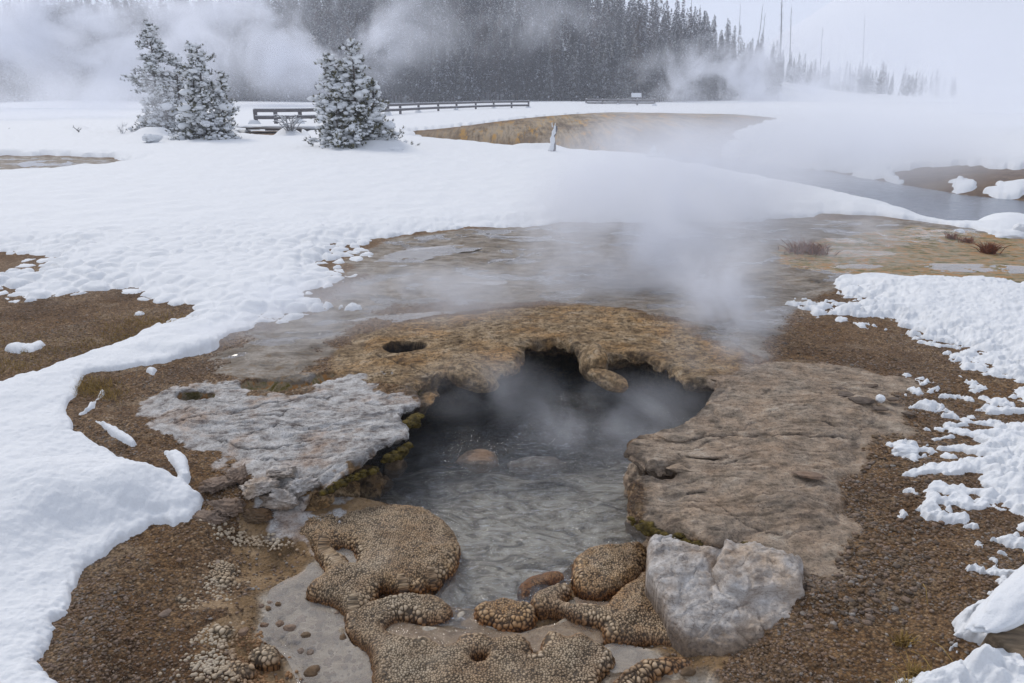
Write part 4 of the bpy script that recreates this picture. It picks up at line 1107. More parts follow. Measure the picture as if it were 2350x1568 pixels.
for i, (u, v, s, lab) in enumerate([(1580,1548,.036,'leftmost dark wet cobble of the row at the lower edge'),(1617,1545,.034,'second dark wet cobble from the left at the lower edge'),(1652,1540,.036,'third dark wet cobble of the row at the lower edge'),(1690,1552,.034,'rightmost dark wet cobble of the row at the lower edge'),(1532,1508,.018,'small brown stone on the shore of the grey puddle')]):
    stone('cobble', u, v, -.29, (s, s * .7, s * .62), r.uniform(0, 3), 450 + i, 'stone_brown', lab, 'stone', 'wet cobbles in a row', sub=3)
for i, (u, v, s, lab) in enumerate([(905,1085,.10,'drowned dark boulder under the left shelf'),(880,1120,.08,'smaller drowned rock by the left shelf wall')]):
    stone('rock', u, v, -.36, (s, s*.8, s*.6), 1.0, 470 + i, 'stone_brown', lab, 'stone', None, sub=4)
stone('submerged_slab', 1095, 1066, -.36, (.16, .13, .075), .1, 480, 'stone_tan', 'pinkish tan slab showing through the pool water', 'stone', None, sub=4, flat=.3)
stone('submerged_slab', 1230, 1078, -.37, (.20, .13, .07), .1, 481, 'stone_pale', 'pale rock in the pool, shaped and toned as a white highlight streak', 'stone', None, sub=4, flat=.3)  # pale stone standing in for the white highlight streak in the pool
stone('rock', 1680, 688, .02, (.07,.05,.05), 0, 482, 'stone_dark', 'dark stone alone on the mud flat in the steam', 'stone', None, sub=3)

# gravel: loose chips over the bare ground, one mass nobody could count
def scatter_chips(n, sampler, smin, smax, mats, name, label, seed):
    r = np.random.default_rng(seed)
    x, y, z = sampler(n, r)
    V0, F0 = ICO[1]
    shapes = [blob(V0, (1, .75, .42), 0, k, amp=.5, freq=1.5, rough=.1) for k in range(8)]
    n = len(x)
    s = smin + (smax - smin) * r.random(n) ** 3
    a = r.uniform(0, 2 * pi, n); k = r.integers(0, 8, n)
    SV = np.stack(shapes)[k]
    ca, sa = np.cos(a)[:, None], np.sin(a)[:, None]
    vx = (SV[..., 0] * ca - SV[..., 1] * sa) * s[:, None] + x[:, None]
    vy = (SV[..., 0] * sa + SV[..., 1] * ca) * s[:, None] + y[:, None]
    vz = SV[..., 2] * s[:, None] + z[:, None] + (s * .15)[:, None]
    v = np.stack([vx, vy, vz], -1).reshape(-1, 3)
    f = (F0[None] + (np.arange(n) * len(V0))[:, None, None]).reshape(-1, 3)
    mi = np.repeat(r.choice(len(mats), n, p=[.42, .28, .22, .08]), len(F0))
    o = mesh_obj(name, v, f, mats, smooth=False, matidx=mi)
    return tag(o, label, None, None, 'stuff')
rockw2 = np.clip(za.sum(1) + zb[:, 0] + zb[:, 1] + zc[:, 0] + zc[:, 1] * 2, 0, 1)
cand = np.where((gy > 1.6) & (gy < 9) & (np.abs(gx) < 7) & (sz < gz + .004) & (rockw2 < .55) & (cav < .05) & (pudm < .3))[0]
def samp(n, r):
    dens = (gy[cand] ** 1.3) * (1 - .75 * zb[cand, 2])       # vertices thin out with distance; weight back towards an even spread
    dens *= ss(-.5, .6, noise2(gx[cand] * 1.5, gy[cand] * 1.5, 301)) + .25
    i = r.choice(cand, n, p=dens / dens.sum())
    return gx[i] + r.normal(0, .006, n), gy[i] + r.normal(0, .006, n), gz[i]
scatter_chips(60000, samp, .0028, .0125, [M['stone_brown'], M['stone_tan'], M['stone_tan'], M['stone_pale']], 'gravel', 'loose brown and tan gravel chips around the spring', 3)
cand_r = cand[(gx[cand] > .9)]
sdr_ = sdf(gx[cand_r], gy[cand_r], RIGHT_L)
cand_r = cand_r[(sdr_ > -.35) & (sdr_ < .15)]
def samp2(n, r):
    i = r.choice(cand_r, n); return gx[i], gy[i], gz[i]
scatter_chips(1500, samp2, .008, .024, [M['stone_brown'], M['stone_dark'], M['stone_tan'], M['stone_pale']], 'rock_chips', 'flaky slate chips strewn along the outer edge of the right shelf', 4)
# crumbling rock lumps between the left shelf and the gravel
for i, (u, v, z, s, rz, mat, lab) in enumerate([(470,1192,-.15,(.17,.07,.05),.1,'stone_tan','layered brown rock lump right below the tip of the snow tongue'),(520,1168,-.12,(.13,.08,.06),-.3,'stone_tan','rounded brown rock beside the layered lump'),
    (590,1120,-.06,(.11,.09,.05),.5,'boulder','greyish crumbling rock on the slope of the left shelf'),(640,1085,-.03,(.10,.07,.05),.1,'boulder','grey rock knob under the near edge of the left shelf'),(545,1095,-.04,(.09,.07,.05),1,'stone_tan','orange brown crumbly rock left of the grey knob'),
    (690,1120,-.09,(.10,.09,.06),.3,'boulder','whitish rock rib running down to the largest mound'),(650,1150,-.13,(.13,.09,.06),-.2,'boulder','pale rock lump above the left end of the largest mound'),(500,1110,-.05,(.10,.07,.035),.7,'stone_tan','flat tan rock near the small snow strip'),
    (580,1185,-.17,(.12,.06,.04),.1,'stone_brown','dark brown rock step above the muddy slope'),(415,1186,-.13,(.07,.045,.03),.4,'stone_tan','small tan rock under the snow tongue'),(760,1165,-.25,(.07,.05,.05),0,'stone_brown','orange brown knob at the corner of pool and largest mound')]):
    stone('rock', u, v, z, s, rz, 600 + i, mat, lab, 'rock', 'crumbling rocks below the left shelf', sub=5, sink=.45, amp=.5, rough=.16, cuts=9, crag=.16)

# loose bead knobs scattered in clumps over the left gravel
r = np.random.default_rng(17)
V0, F0 = ICO[2]; kv, kf, n_ = [], [], 0
for (u, v, su, sv_, n, z) in [(500,1338,22,16,90,-.245),(520,1310,14,10,40,-.24),(450,1395,22,8,60,-.235),(452,1440,26,10,90,-.245),(505,1378,20,10,40,-.245),(545,1452,22,9,70,-.265),(500,1478,30,12,90,-.265),(540,1515,40,12,130,-.27),(560,1550,60,12,160,-.275),(480,1545,30,14,90,-.26),(610,1500,18,12,60,-.28),(590,1460,16,6,30,-.28),(545,1235,40,5,90,-.225),(600,1250,40,5,70,-.24),(400,1470,40,30,50,-.23)]:
    for _ in range(n):
        q = P(u + r.normal(0, su), v + r.normal(0, sv_), z); s_ = r.uniform(.0045, .0115)
        kv.append(V0 * np.array([s_, s_ * .9, s_ * .85]) + np.array([q[0], q[1], z])); kf.append(F0 + n_); n_ += len(V0)
kv = np.array(kv); cz = terrain(kv[:, :, 0].mean(1), kv[:, :, 1].mean(1))[0]
kv[:, :, 2] += (cz - kv[:, :, 2].mean(1) + .006)[:, None]
kv = kv.reshape(-1, 3)
o = mesh_obj('bead_knobs', kv, np.concatenate(kf), M['geyserite'], attrs={'za': np.tile(np.array([[.85, .8, .1]]), (len(kv), 1))})
tag(o, 'pale round geyserite beads strewn in clumps over the left gravel', None, None, 'stuff')

pm = np.where((gy < 4.2) & (gx < -.1) & (sdf(gx, gy, PUDDLES[0][0]) > .01))[0]
def samp3(n, r):
    i = r.choice(pm, n); return gx[i], gy[i], gz[i] - .004
scatter_chips(420, samp3, .007, .030, [M['stone_tan'], M['stone_brown'], M['stone_tan'], M['stone_pale']], 'puddle_pebbles', 'flat pebbles covering the bed of the milky puddle', 6)
# ------------------------------------------------------------------ snow laden pines in the open
def pine(name, loc, stems, label, group, seed, width=1.0, olive=.25, tufts_per_m=95, snow_amt=1.2):
    r = np.random.default_rng(seed)
    root = empty(name, loc, label, 'pine tree', group)
    tr = MB()
    nv, nf, nm, nn = [], [], [], 0
    sv, sf, sn = [], [], 0
    V, Fc = ICO[2]
    for (ox, oy, H, w, lean) in stems:
        hs = np.linspace(-.3, H * .97, 9)
        tr.tube(np.stack([ox + lean * hs / H * .3 + .03 * np.sin(hs * 2 + seed), np.full(9, oy), hs], -1), np.linspace(.045 * H / 3.5 + .02, .012, 9), 7)
        nb = int(15 * H)
        for b in range(nb):
            h = H * (.04 + .94 * (b + r.random()) / nb)
            t = h / H
            L = w * (1.05 - t) ** .7 * (r.uniform(.35, .8) if r.random() < .35 else r.uniform(.7, 1.2)) * (.75 + .25 * min(1, t * 5))
            az = r.uniform(0, 2 * pi); up = -.25 + .75 * t + r.uniform(-.15, .15)
            m = 6; s = np.linspace(0, 1, m)
            px = ox + lean * t * .3 + np.cos(az) * L * s; py = oy + np.sin(az) * L * s; pz = h + L * (up * s - .28 * s * s + .12 * s ** 3)
            pts = np.stack([px, py, pz], -1)
            tr.tube(pts, np.linspace(.016, .005, m) * (H / 3.5) ** .5, 4, cap=False)
            nt = max(3, int(tufts_per_m * L * .42))
            for k in range(nt):
                q = r.uniform(.22, 1.05); c = np.array([np.interp(q, s, pts[:, i]) for i in range(3)]) + r.normal(0, .05 + .05 * L, 3) * np.array([1, 1, .8])
                ax = np.array([np.cos(az), np.sin(az), .75 + r.uniform(-.3, .5)]) + r.normal(0, .35, 3); ax /= np.linalg.norm(ax)
                nq = 11; ln = r.uniform(.07, .13)
                ph = r.uniform(0, 2 * pi, nq); e1 = np.cross(ax, [0, 0, 1.]); e1 /= np.linalg.norm(e1) + 1e-6; e2 = np.cross(ax, e1)
                rad = np.cos(ph)[:, None] * e1 + np.sin(ph)[:, None] * e2
                b0 = c + ax * r.uniform(-.03, .05, nq)[:, None]
                tip = b0 + (rad * .75 + ax * .75) * ln
                sd_ = np.cross(rad, ax) * .011
                vv = np.stack([b0 - sd_, b0 + sd_, tip], 1).reshape(-1, 3)
                nv.append(vv); nf.append(np.arange(nq * 3).reshape(-1, 3) + nn); nn += nq * 3
                nm += [1 if r.random() < olive else 0] * nq
                if r.random() < .34 * snow_amt:
                    sz = r.uniform(.035, .075) * (1.0 + .5 * (r.random() < .2))
                    w_ = V * (1 + .22 * noise3(V[:, 0] * 1.5 + k, V[:, 1] * 1.5 + b, V[:, 2] * 1.5, seed))[:, None] * np.array([sz * 1.35, sz * 1.2, sz * .8])
                    w_ = w_ + c + np.array([0, 0, .035]); sv.append(w_); sf.append(Fc + sn); sn += len(V)
            if r.random() < .55 * snow_amt and L > .2:
                q = r.uniform(.4, .98); c = np.array([np.interp(q, s, pts[:, i]) for i in range(3)])
                sz = r.uniform(.10, .30) * (L / w) ** .5 * (1.1 if w > 1.2 else .85)
                w_ = V * (1 + .25 * noise3(V[:, 0] * 1.3 + b, V[:, 1] * 1.3, V[:, 2] * 1.3, seed))[:, None] * np.array([sz * 1.2, sz, sz * .6])
                a = az; R = np.array([[cos(a), -sin(a), 0], [sin(a), cos(a), 0], [0, 0, 1]])
                w_ = w_ @ R.T + c + np.array([0, 0, .05]); sv.append(w_); sf.append(Fc + sn); sn += len(V)
    tr.build('trunk', M['bark'], root, True)
    mesh_obj('crown', np.concatenate(nv), np.concatenate(nf), [M['needles'], M['needles_olive']], root, smooth=False, matidx=nm)
    mesh_obj('snow_cover', np.concatenate(sv), np.concatenate(sf), M['snow_far'], root)
    return root
GT = 'young snow laden pines standing in the snow field'
def base_loc(u, v, z=.12): return P3(u, v, z)
p1 = base_loc(372, 306, .1)
pine('pine_tree', p1, [(-.05, 0, 5.2, 1.75, .3), (.95, .3, 3.7, 1.25, .2), (.55, -.5, 2.3, 1.6, 0)], 'tallest snowy pine with a bare lower trunk, left of the other young pines', GT, 1, olive=.12, tufts_per_m=85)
p2 = base_loc(478, 326, .05)
pine('pine_tree', p2, [(.0, 0, 3.9, 1.55, -.1), (.75, .1, 2.9, .8, .1), (-.42, .2, 3.2, .8, .0), (.2, -.3, 1.6, 1.5, 0)], 'middle snowy pine with thick white pillows of snow on its boughs', GT, 2, olive=.22)
p3 = base_loc(800, 348, .02)
pine('pine_tree', p3, [(.32, 0, 3.8, 1.35, .1), (-.45, .1, 3.35, 1.15, -.1), (.02, .2, 3.1, 1.3, 0), (-.25, -.35, 1.7, 2.0, 0), (.95, .0, 2.5, 1.0, .2), (.6, -.3, 1.3, 1.8, .3)], 'bushy twin topped snowy pine with olive needles in front of the railing', GT, 3, olive=.45)

# snow covered shrub and dead wood
def twigs(name, loc, n, H, spread, label, cat, seed, frost=True, arch=.5, rad=.014, group=None):
    r = np.random.default_rng(seed); root = empty(name, loc, label, cat, group)
    b = MB(); s = MB()
    for k in range(n):
        az = r.uniform(0, 2 * pi); L = H * r.uniform(.6, 1.1); m = 9; t = np.linspace(0, 1, m)
        out = spread * r.uniform(.3, 1)
        x = np.cos(az) * out * t + .04 * np.sin(t * 7 + k); y = np.sin(az) * out * t; z = L * (t * (1 + arch) - arch * 1.15 * t * t * t)
        pts = np.stack([x, y, z], -1)
        b.tube(pts, np.linspace(rad, rad * .35, m), 5)
        if frost: s.tube(pts + np.array([0, 0, rad * 1.0]), np.linspace(rad, rad * .6, m), 5)
        for q in range(2):
            i = r.integers(3, m - 2); d = r.normal(0, .16 * H, 3); d[2] = abs(d[2]) * .5 - .05
            pp = np.stack([pts[i] + d * f for f in (0, .5, 1)]); b.tube(pp, [rad * .5, rad * .4, rad * .25], 4)
            if frost: s.tube(pp + np.array([0, 0, rad * .7]), [rad * .6, rad * .5, rad * .35], 4)
    b.build('branches', M['dead_wood'], root, True)
    if frost: s.build('snow_cover', M['snow_far'], root, True)
    return root
twigs('bare_bush', base_loc(668, 312, .15), 22, .95, .85, 'arching leafless bush caked in snow, left of the bushy pine', 'bush', 5, rad=.022, arch=.6)
twigs('dead_twigs', base_loc(283, 312, .1), 9, .62, .35, 'thin frosted twigs poking up left of the tallest pine', 'twigs', 6, rad=.008, arch=.05)
twigs('dead_branch', base_loc(181, 306, .15), 3, .38, .25, 'dark broken branch sticking out of a small snow hump far left', 'dead branch', 7, rad=.024, arch=.1, frost=False)
twigs('dead_branch', base_loc(22, 303, .1), 3, .18, .2, 'dark twig end poking from the snow at the left border', 'dead branch', 8, rad=.022, arch=.1, frost=False)
# small boughs poking out of the snow humps
def bough(loc, label, seed, n=16, sc=1.0):
    r = np.random.default_rng(seed); root = empty('pine_seedling', loc, label, 'small pine', 'small pines buried in snow')
    nv, nf, nn = [], [], 0
    for k in range(n):
        c = r.normal(0, .10, 3) * np.array([1.6, 1, .6]) * sc
        for q in range(14):
            d = r.normal(size=3); d /= np.linalg.norm(d); s = np.cross(d, [0, 0, 1.]) * .012
            nv.append(np.stack([c - s, c + s, c + d * .11])); nf.append(np.arange(3) + nn); nn += 3
    mesh_obj('foliage', np.concatenate(nv), np.array(nf), [M['needles']], root, smooth=False)
    V, Fc = ICO[4]; w = blob(V, (.30 * sc, .24 * sc, .15 * sc), 0, seed, amp=.3, rough=.02) + np.array([.04, .05, .09])
    mesh_obj('snow_cover', w, Fc, M['snow_far'], root)
    return root
bough(base_loc(346, 322, .28), 'little pine nearly buried in a snow hump at the foot of the tallest pine', 1, sc=1.2)
bough(base_loc(862, 334, .25), 'little pine under a rounded snow cap right of the bushy pine', 2, sc=1.3)
bough(base_loc(905, 352, .10), 'smallest buried pine at the right end of the snow hump', 3, 8, .8)
# frosted stump by the river and a snow covered lump
sb = empty('frosted_stump', base_loc(1267, 345, .22), 'upright frosted dead trunk at the river bank before the brown terrace', 'stump')
m = MB(); z = np.linspace(-.15, .80, 10); m.tube(np.stack([.13 * z + .02 * np.sin(z * 11), 0 * z, z], -1), .105 + .02 * np.cos(z * 9) - .085 * z, 9)
for a, h in ((.5, .45), (2.6, .6), (1.2, .7), (3.5, .3)): m.tube([(.02, 0, h), (.02 + .1 * cos(a), 0, h + .07)], [.018, .008], 5)
m.build('trunk', M['grey_wood'], sb, True)
m = MB(); m.tube(np.stack([.13 * z - .03 + .02 * np.sin(z * 11), 0 * z - .03, z], -1), .10 + .018 * np.sin(z * 23) - .07 * z, 7); m.tube([(.06, 0, .72), (.10, 0, .88)], [.02, .012], 6); m.tube([(-.0, 0, .75), (-.02, 0, .9)], [.02, .012], 6)
m.build('frost', M['snow_far'], sb, True)
V, Fc = ICO[4]
def snow_lump(u, v, z, size, seed, label, extra=()):
    w = blob(V, size, 0, seed, amp=.3, freq=1.3, rough=.03); f = Fc
    vs_, fs_, n = [w], [Fc], len(w)
    for (ox, oy, oz, s) in extra:
        w2 = blob(V, (s, s * .9, s), 0, seed + 5, amp=.25, rough=.03) + np.array([ox, oy, oz]); vs_.append(w2); fs_.append(Fc + n); n += len(w2)
    o = mesh_obj('snow_lump', np.concatenate(vs_), np.concatenate(fs_), M['snow_far']); o.location = P3(u, v, z)
    return tag(o, label, 'snow lump')
snow_lump(1500, 362, .12, (.32, .25, .16), 1, 'snow covered stump shape with a pointed top on the river bank', [(-.02, 0, .22, .09), (.24, 0, .12, .10), (-.02, 0, .34, .05)])
snow_lump(2310, 548, -.16, (.42, .25, .13), 2, 'big chunk of snow with a rounded knob near the right border', [(.18, 0, .14, .11), (.45, .1, .0, .2)])
snow_lump(2200, 537, -.1, (.10, .08, .075), 3, 'small block of snow between red grass tufts')
snow_lump(2080, 1038, .02, (.075, .06, .045), 4, 'round snow lump at the edge of the gravel, highest on the broken snow border')

# ------------------------------------------------------------------ grass
def grass(name, loc, n, H, spread, mat, label, seed, cat='grass tuft', group=None, kind=None, locs=None):
    r = np.random.default_rng(seed); v, f, k = [], [], 0
    for i in range(n):
        o = np.array([r.normal(0, spread[0]), r.normal(0, spread[1]), -.01]) if locs is None else locs[i]
        d = np.array([r.normal(0, .45), r.normal(0, .45), 1.]); h = H * r.uniform(.5, 1.1)
        s = np.cross(d, r.normal(size=3)); s = s / np.linalg.norm(s) * H * .035
        a = o + d * h * .5; b = o + d * h + np.array([d[0], d[1], -.3]) * h * .35
        v += [o - s, o + s, a + s * .8, a - s * .8, b]; f += [(k, k + 1, k + 2, k + 3), (k + 3, k + 2, k + 4)]; k += 5
    o_ = mesh_obj(name, np.array(v), f, M[mat], smooth=False); o_.location = loc
    return tag(o_, label, cat if kind is None else None, group, kind)
G2 = 'red dry grass tufts on the wet flats'
def gl(u, v, z=-.03):
    q = P(u, v, z); zz = terrain(np.array([q[0]]), np.array([q[1]]))[0][0]; return (q[0], q[1], float(zz))
grass('grass_tuft', gl(1852, 580), 300, .20, (.13, .07), 'grass_red', 'low reddish grass tuft lost in steam on the mud flat', 1, group=G2)
grass('grass_tuft', gl(2272, 568), 220, .20, (.042, .03), 'grass_red', 'brightest red brown grass tuft standing apart near the right border', 2, group=G2)
grass('grass_tuft', gl(2185, 540), 90, .15, (.035, .03), 'grass_red', 'red grass left of the small snow block', 3, group=G2)
grass('grass_tuft', gl(2222, 546), 100, .13, (.045, .03), 'grass_red', 'red grass between the small snow block and the big chunk', 4, group=G2)
r = np.random.default_rng(9)
gp = []
for (u, v, su, sv_, n) in [(290,770,55,20,900),(360,740,50,12,500),(215,890,28,12,600),(250,905,18,8,120),(60,800,80,20,600),(180,800,70,24,700),(30,840,50,16,400)]:
    for _ in range(n):
        q = P(u + r.normal(0, su), v + r.normal(0, sv_), 0); gp.append((q[0], q[1]))
gp = np.array(gp); gpz = terrain(gp[:, 0], gp[:, 1])[0]
grass('dry_grass', (0, 0, 0), len(gp), .055, (0, 0), 'grass_gold', 'short golden dry grass on the left gravel', 11, kind='stuff', locs=np.stack([gp[:, 0], gp[:, 1], gpz - .005], -1))
for i, (u, v, n, lab) in enumerate([(2078,1451,90,'little golden grass tuft above the lower right snow tongue'),(2352,1375,60,'golden grass blades at the right snow border'),(2105,1535,110,'green gold grass peeping from the lower right snow'),(2080,1564,110,'golden grass tuft at the lower edge in the snow')]):
    grass('grass_tuft', gl(u, v, -.05), n, .065, (.022, .015), 'grass_gold', lab, 30 + i, group='golden grass tufts at the lower right')
for i, (a, b, lab) in enumerate([((2130,1480),(2190,1535),'long pale straw lying over the lower right gravel'),((2090,1500),(2140,1545),'second pale straw left of the longest one'),((2115,1358),(2128,1388),'short straw lying on the right gravel')]):
    q0 = gl(*a, -.08); q1 = gl(*b, -.06); mb = MB(); mb.tube([(q0[0], q0[1], q0[2] + .02), ((q0[0] + q1[0]) / 2, (q0[1] + q1[1]) / 2, max(q0[2], q1[2]) + .035), (q1[0], q1[1], q1[2] + .02)], .0018, 5)
    tag(mb.build('straw', M['grass_gold'], None, True), lab, 'straw')

# ------------------------------------------------------------------ railings and boardwalk
def fence(name, posts, rails, label, seed, post_h=.82, snow=True):
    r = np.random.default_rng(seed)
    root = empty(name, posts[0], label, 'railing')
    o = np.array(posts[0])
    for i, p in enumerate(posts):
        q = np.array(p) - o
        b = MB(); b.box(q + np.array([0, 0, post_h / 2 - .12]), (.19, .19, post_h + .24)); b.build('post', M['grey_wood'], root)
        if snow:
            V2, F2 = ICO[2]; c = V2 * np.array([.10, .10, .07]) + q + np.array([0, 0, post_h + .02]); mesh_obj('snow_cap', c, F2, M['snow_far'], root)
            if i % 2 == 0:
                c = blob(ICO[3][0], (.38, .30, .42), 0, i + seed, amp=.2) + q + np.array([-.05, -.25, -.15]); mesh_obj('snow_drift', c, ICO[3][1], M['snow_far'], root)
    for h in rails:
        for a, c in zip(posts[:-1], posts[1:]):
            a = np.array(a) - o; c = np.array(c) - o; d = c - a; L = np.linalg.norm(d); ang = math.atan2(d[1], d[0])
            el = math.asin(d[2] / L)
            R = Matrix.Rotation(ang, 3, 'Z') @ Matrix.Rotation(-el, 3, 'Y')
            b = MB(); b.box((a + c) / 2 + np.array([0, 0, h]) + np.array(R @ Vector((0, -.09, 0))), (L * .996, .06, .21), R); b.build('rail', M['grey_wood'], root)
            if snow:
                b = MB(); b.tube([a + np.array([0, 0, h + .09]) + np.array(R @ Vector((0, -.09, 0))), c + np.array([0, 0, h + .09]) + np.array(R @ Vector((0, -.09, 0)))], .035, 6); b.build('snow_strip', M['snow_far'], root, True)
    return root
def post_line(uv, z): return [P3(u, v, z) for u, v in uv]
fence('boardwalk_railing', post_line([(588,284),(634,284),(690,283),(745,281),(800,275),(850,268),(891,263.5),(919,262),(961,259),(1006,256.5),(1048,255),(1092,252.5),(1133,251),(1174,250),(1213,249.5)], .28), (.36, .76), 'long grey wooden railing running behind the bushy pine', 1)
fence('boardwalk_railing', post_line([(1345,241.5),(1382,241.6),(1418,241.6),(1462,241.8),(1502,242)], .28), (.30, .72), 'short far railing standing alone before the forest', 2, post_h=.82)
# boardwalk deck seen below the left end of the railing
bw = empty('boardwalk', P3(560, 296, .2), 'snow covered boardwalk with dark beam ends under the left railing', 'boardwalk')
o = np.array(P3(560, 296, .2))
for (u0, u1, v, z, h) in [(566,596,294,.20,.16),(610,650,295,.20,.22),(655,735,297,.18,.30)]:
    a = np.array(P3(u0, v, z)) - o; c = np.array(P3(u1, v, z)) - o; b = MB(); b.box((a + c) / 2, (c[0] - a[0], .3, h)); b.build('beam', M['grey_wood'], bw)
a = np.array(P3(540, 290, .3)) - o; c = np.array(P3(860, 290, .3)) - o
w = blob(ICO[5][0], ((c[0] - a[0]) / 2, 1.4, .18), 0, 3, amp=.05, flat=.5) + (a + c) / 2; mesh_obj('snow_cover', w, ICO[5][1], M['snow_far'], bw)
# notice panel on the far railing
sg = empty('notice_panel', P3(1460, 240, .28), 'slanted notice panel on a post above the far railing', 'sign')
b = MB(); b.box((0, .3, .55), (.10, .10, 1.2)); b.build('post', M['grey_wood'], sg)
b = MB(); b.box((0, .25, 1.25), (1.5, .07, .75), Matrix.Rotation(radians(-38), 3, 'X')); b.build('panel', M['grey_wood'], sg)
b = MB(); b.box((0, .2, 1.33), (1.5, .07, .72), Matrix.Rotation(radians(-38), 3, 'X')); b.build('snow_cover', M['snow_far'], sg)
# plank in the lower right corner
pk = empty('wooden_plank', P3(2300, 1500, .06), 'weathered brown plank end sticking out of the snow in the lower right corner', 'plank')
M['plank'] = simple('brown_plank', (.17, .125, .08), .8, 6, .55, bump=.006, bscale=14, stretch=(1, 9, 9))
R = Matrix.Rotation(radians(33), 3, 'Z') @ Matrix.Rotation(radians(14), 3, 'X')
b = MB(); b.box(R @ Vector((.75, 0, -.01)), (1.5, .15, .11), R); o_ = b.build('board', M['plank'], pk)
mod = o_.modifiers.new('edge', 'BEVEL'); mod.width = .012; mod.segments = 3
V, Fc = ICO[5]; w = blob(V, (.80, .105, .06), radians(33), 7, amp=.07, freq=2.5, rough=.02) + np.array(R @ Vector((.72, .10, .055))); mesh_obj('snow_cover', w, Fc, M['snow'], pk)

# ------------------------------------------------------------------ forest
def conifer_mesh(H, Rm, seed, n=620, snow=.27, lo=.10):
    r = np.random.default_rng(seed)
    t = r.random(n) ** .8; h = H * (lo + (1 - lo) * t)
    R = Rm * (1 - t) ** .8 * r.uniform(.45, 1.15, n) + .08
    az = r.uniform(0, 2 * pi, n); rr = R * r.uniform(.35, 1, n) ** .6
    c = np.stack([np.cos(az) * rr, np.sin(az) * rr, h - .25 * rr], -1)
    ln = r.uniform(.3, .8, n) * (.6 + .5 * (1 - t)); wd = ln * r.uniform(.28, .5, n)
    d = np.stack([np.cos(az), np.sin(az), -.35 + r.normal(0, .3, n)], -1); s = np.stack([-np.sin(az), np.cos(az), r.normal(0, .25, n)], -1)
    sn = (noise2(az * 1.3 + seed, h * .9, seed) * 1.1 + r.normal(0, .35, n)) > (.50 - 1.7 * snow)
    ln = np.where(sn, ln * .55, ln); wd = np.where(sn, wd * .42, wd); c[:, 2] += sn * .10
    up = np.array([0, 0, 1.])
    a = c - d * (ln * .4)[:, None]; b = c + s * wd[:, None]; e = c - s * wd[:, None]; f = c + d * (ln * .6)[:, None]; g = c + up * (wd * .8)[:, None]
    v = np.stack([a, b, f, e, g], 1).reshape(-1, 3)
    k = np.arange(n)[:, None] * 5
    F_ = np.concatenate([k + np.array([[0, 1, 4]]), k + np.array([[1, 2, 4]]), k + np.array([[2, 3, 4]]), k + np.array([[3, 0, 4]])])
    mi = np.tile(sn.astype(int), 4)
    return v, F_, mi
protos = []
for k in range(5):
    H = [12, 10.5, 13.5, 9.5, 11.5][k]; Rm = [1.5, 2.0, 1.7, 1.9, 1.35][k]
    v, f, mi = conifer_mesh(H, Rm, 500 + k, snow=[.12, .30, .20, .42, .24][k], lo=[.16, .06, .22, .05, .12][k], n=[860, 880, 880, 820, 760][k])
    protos.append((v, f, mi, H))
SN = [.12, .30, .20, .42, .24]; FM = ['far_needles', 'far_needles', 'far_needles_brown', 'far_needles_pale', 'far_needles']
r = np.random.default_rng(77)
def fits(x, y):
    q = x / y
    if q > .55 or q < -.70: return 0
    if q > .56: return 0
    if q > .325: return 2 if (y > 175 and r.random() < .85 - 3.2 * (q - .325)) else 0
    return 1
pts = []; tries = 0
while len(pts) < 2500 and tries < 80000:
    tries += 1
    y = 150 + 92 * r.random() ** 1.35; x = r.uniform(-.70, .56) * y
    if not fits(x, y): continue
    if 30 < x < .32 * y and y > 222: continue
    if any((x - a) ** 2 + (y - b) ** 2 < 2.6 for a, b in pts[-500:]): continue
    pts.append((x, y))
pts = np.array(pts)
tz = terrain(pts[:, 0], pts[:, 1])[0]
order = np.argsort(pts[:, 1] + np.where(np.abs(pts[:, 0] / pts[:, 1]) > .64, 500, 0) + np.where(pts[:, 0] / pts[:, 1] > .32, 200, 0))
tone = ['dark narrow', 'bushy low branched', 'tall high crowned', 'short full crowned', 'slender pale']
firsts = [None] * 5
lite = [conifer_mesh(protos[k][3], [1.6, 2.1, 1.8, 2.0, 1.4][k], 520 + k, n=300, lo=.06, snow=SN[k]) for k in range(5)]
fv, ff, fm, fn = [], [], [], 0
def where_word(x, y):
    q = x / y
    return ('behind the tallest young pine' if q < -.43 else 'behind the gap between the young pines' if q < -.3 else 'behind the bushy pine' if q < -.16 else 'behind the long railing' if q < .02 else
            'behind the far railing' if q < .17 else 'where the forest edge dips into steam')
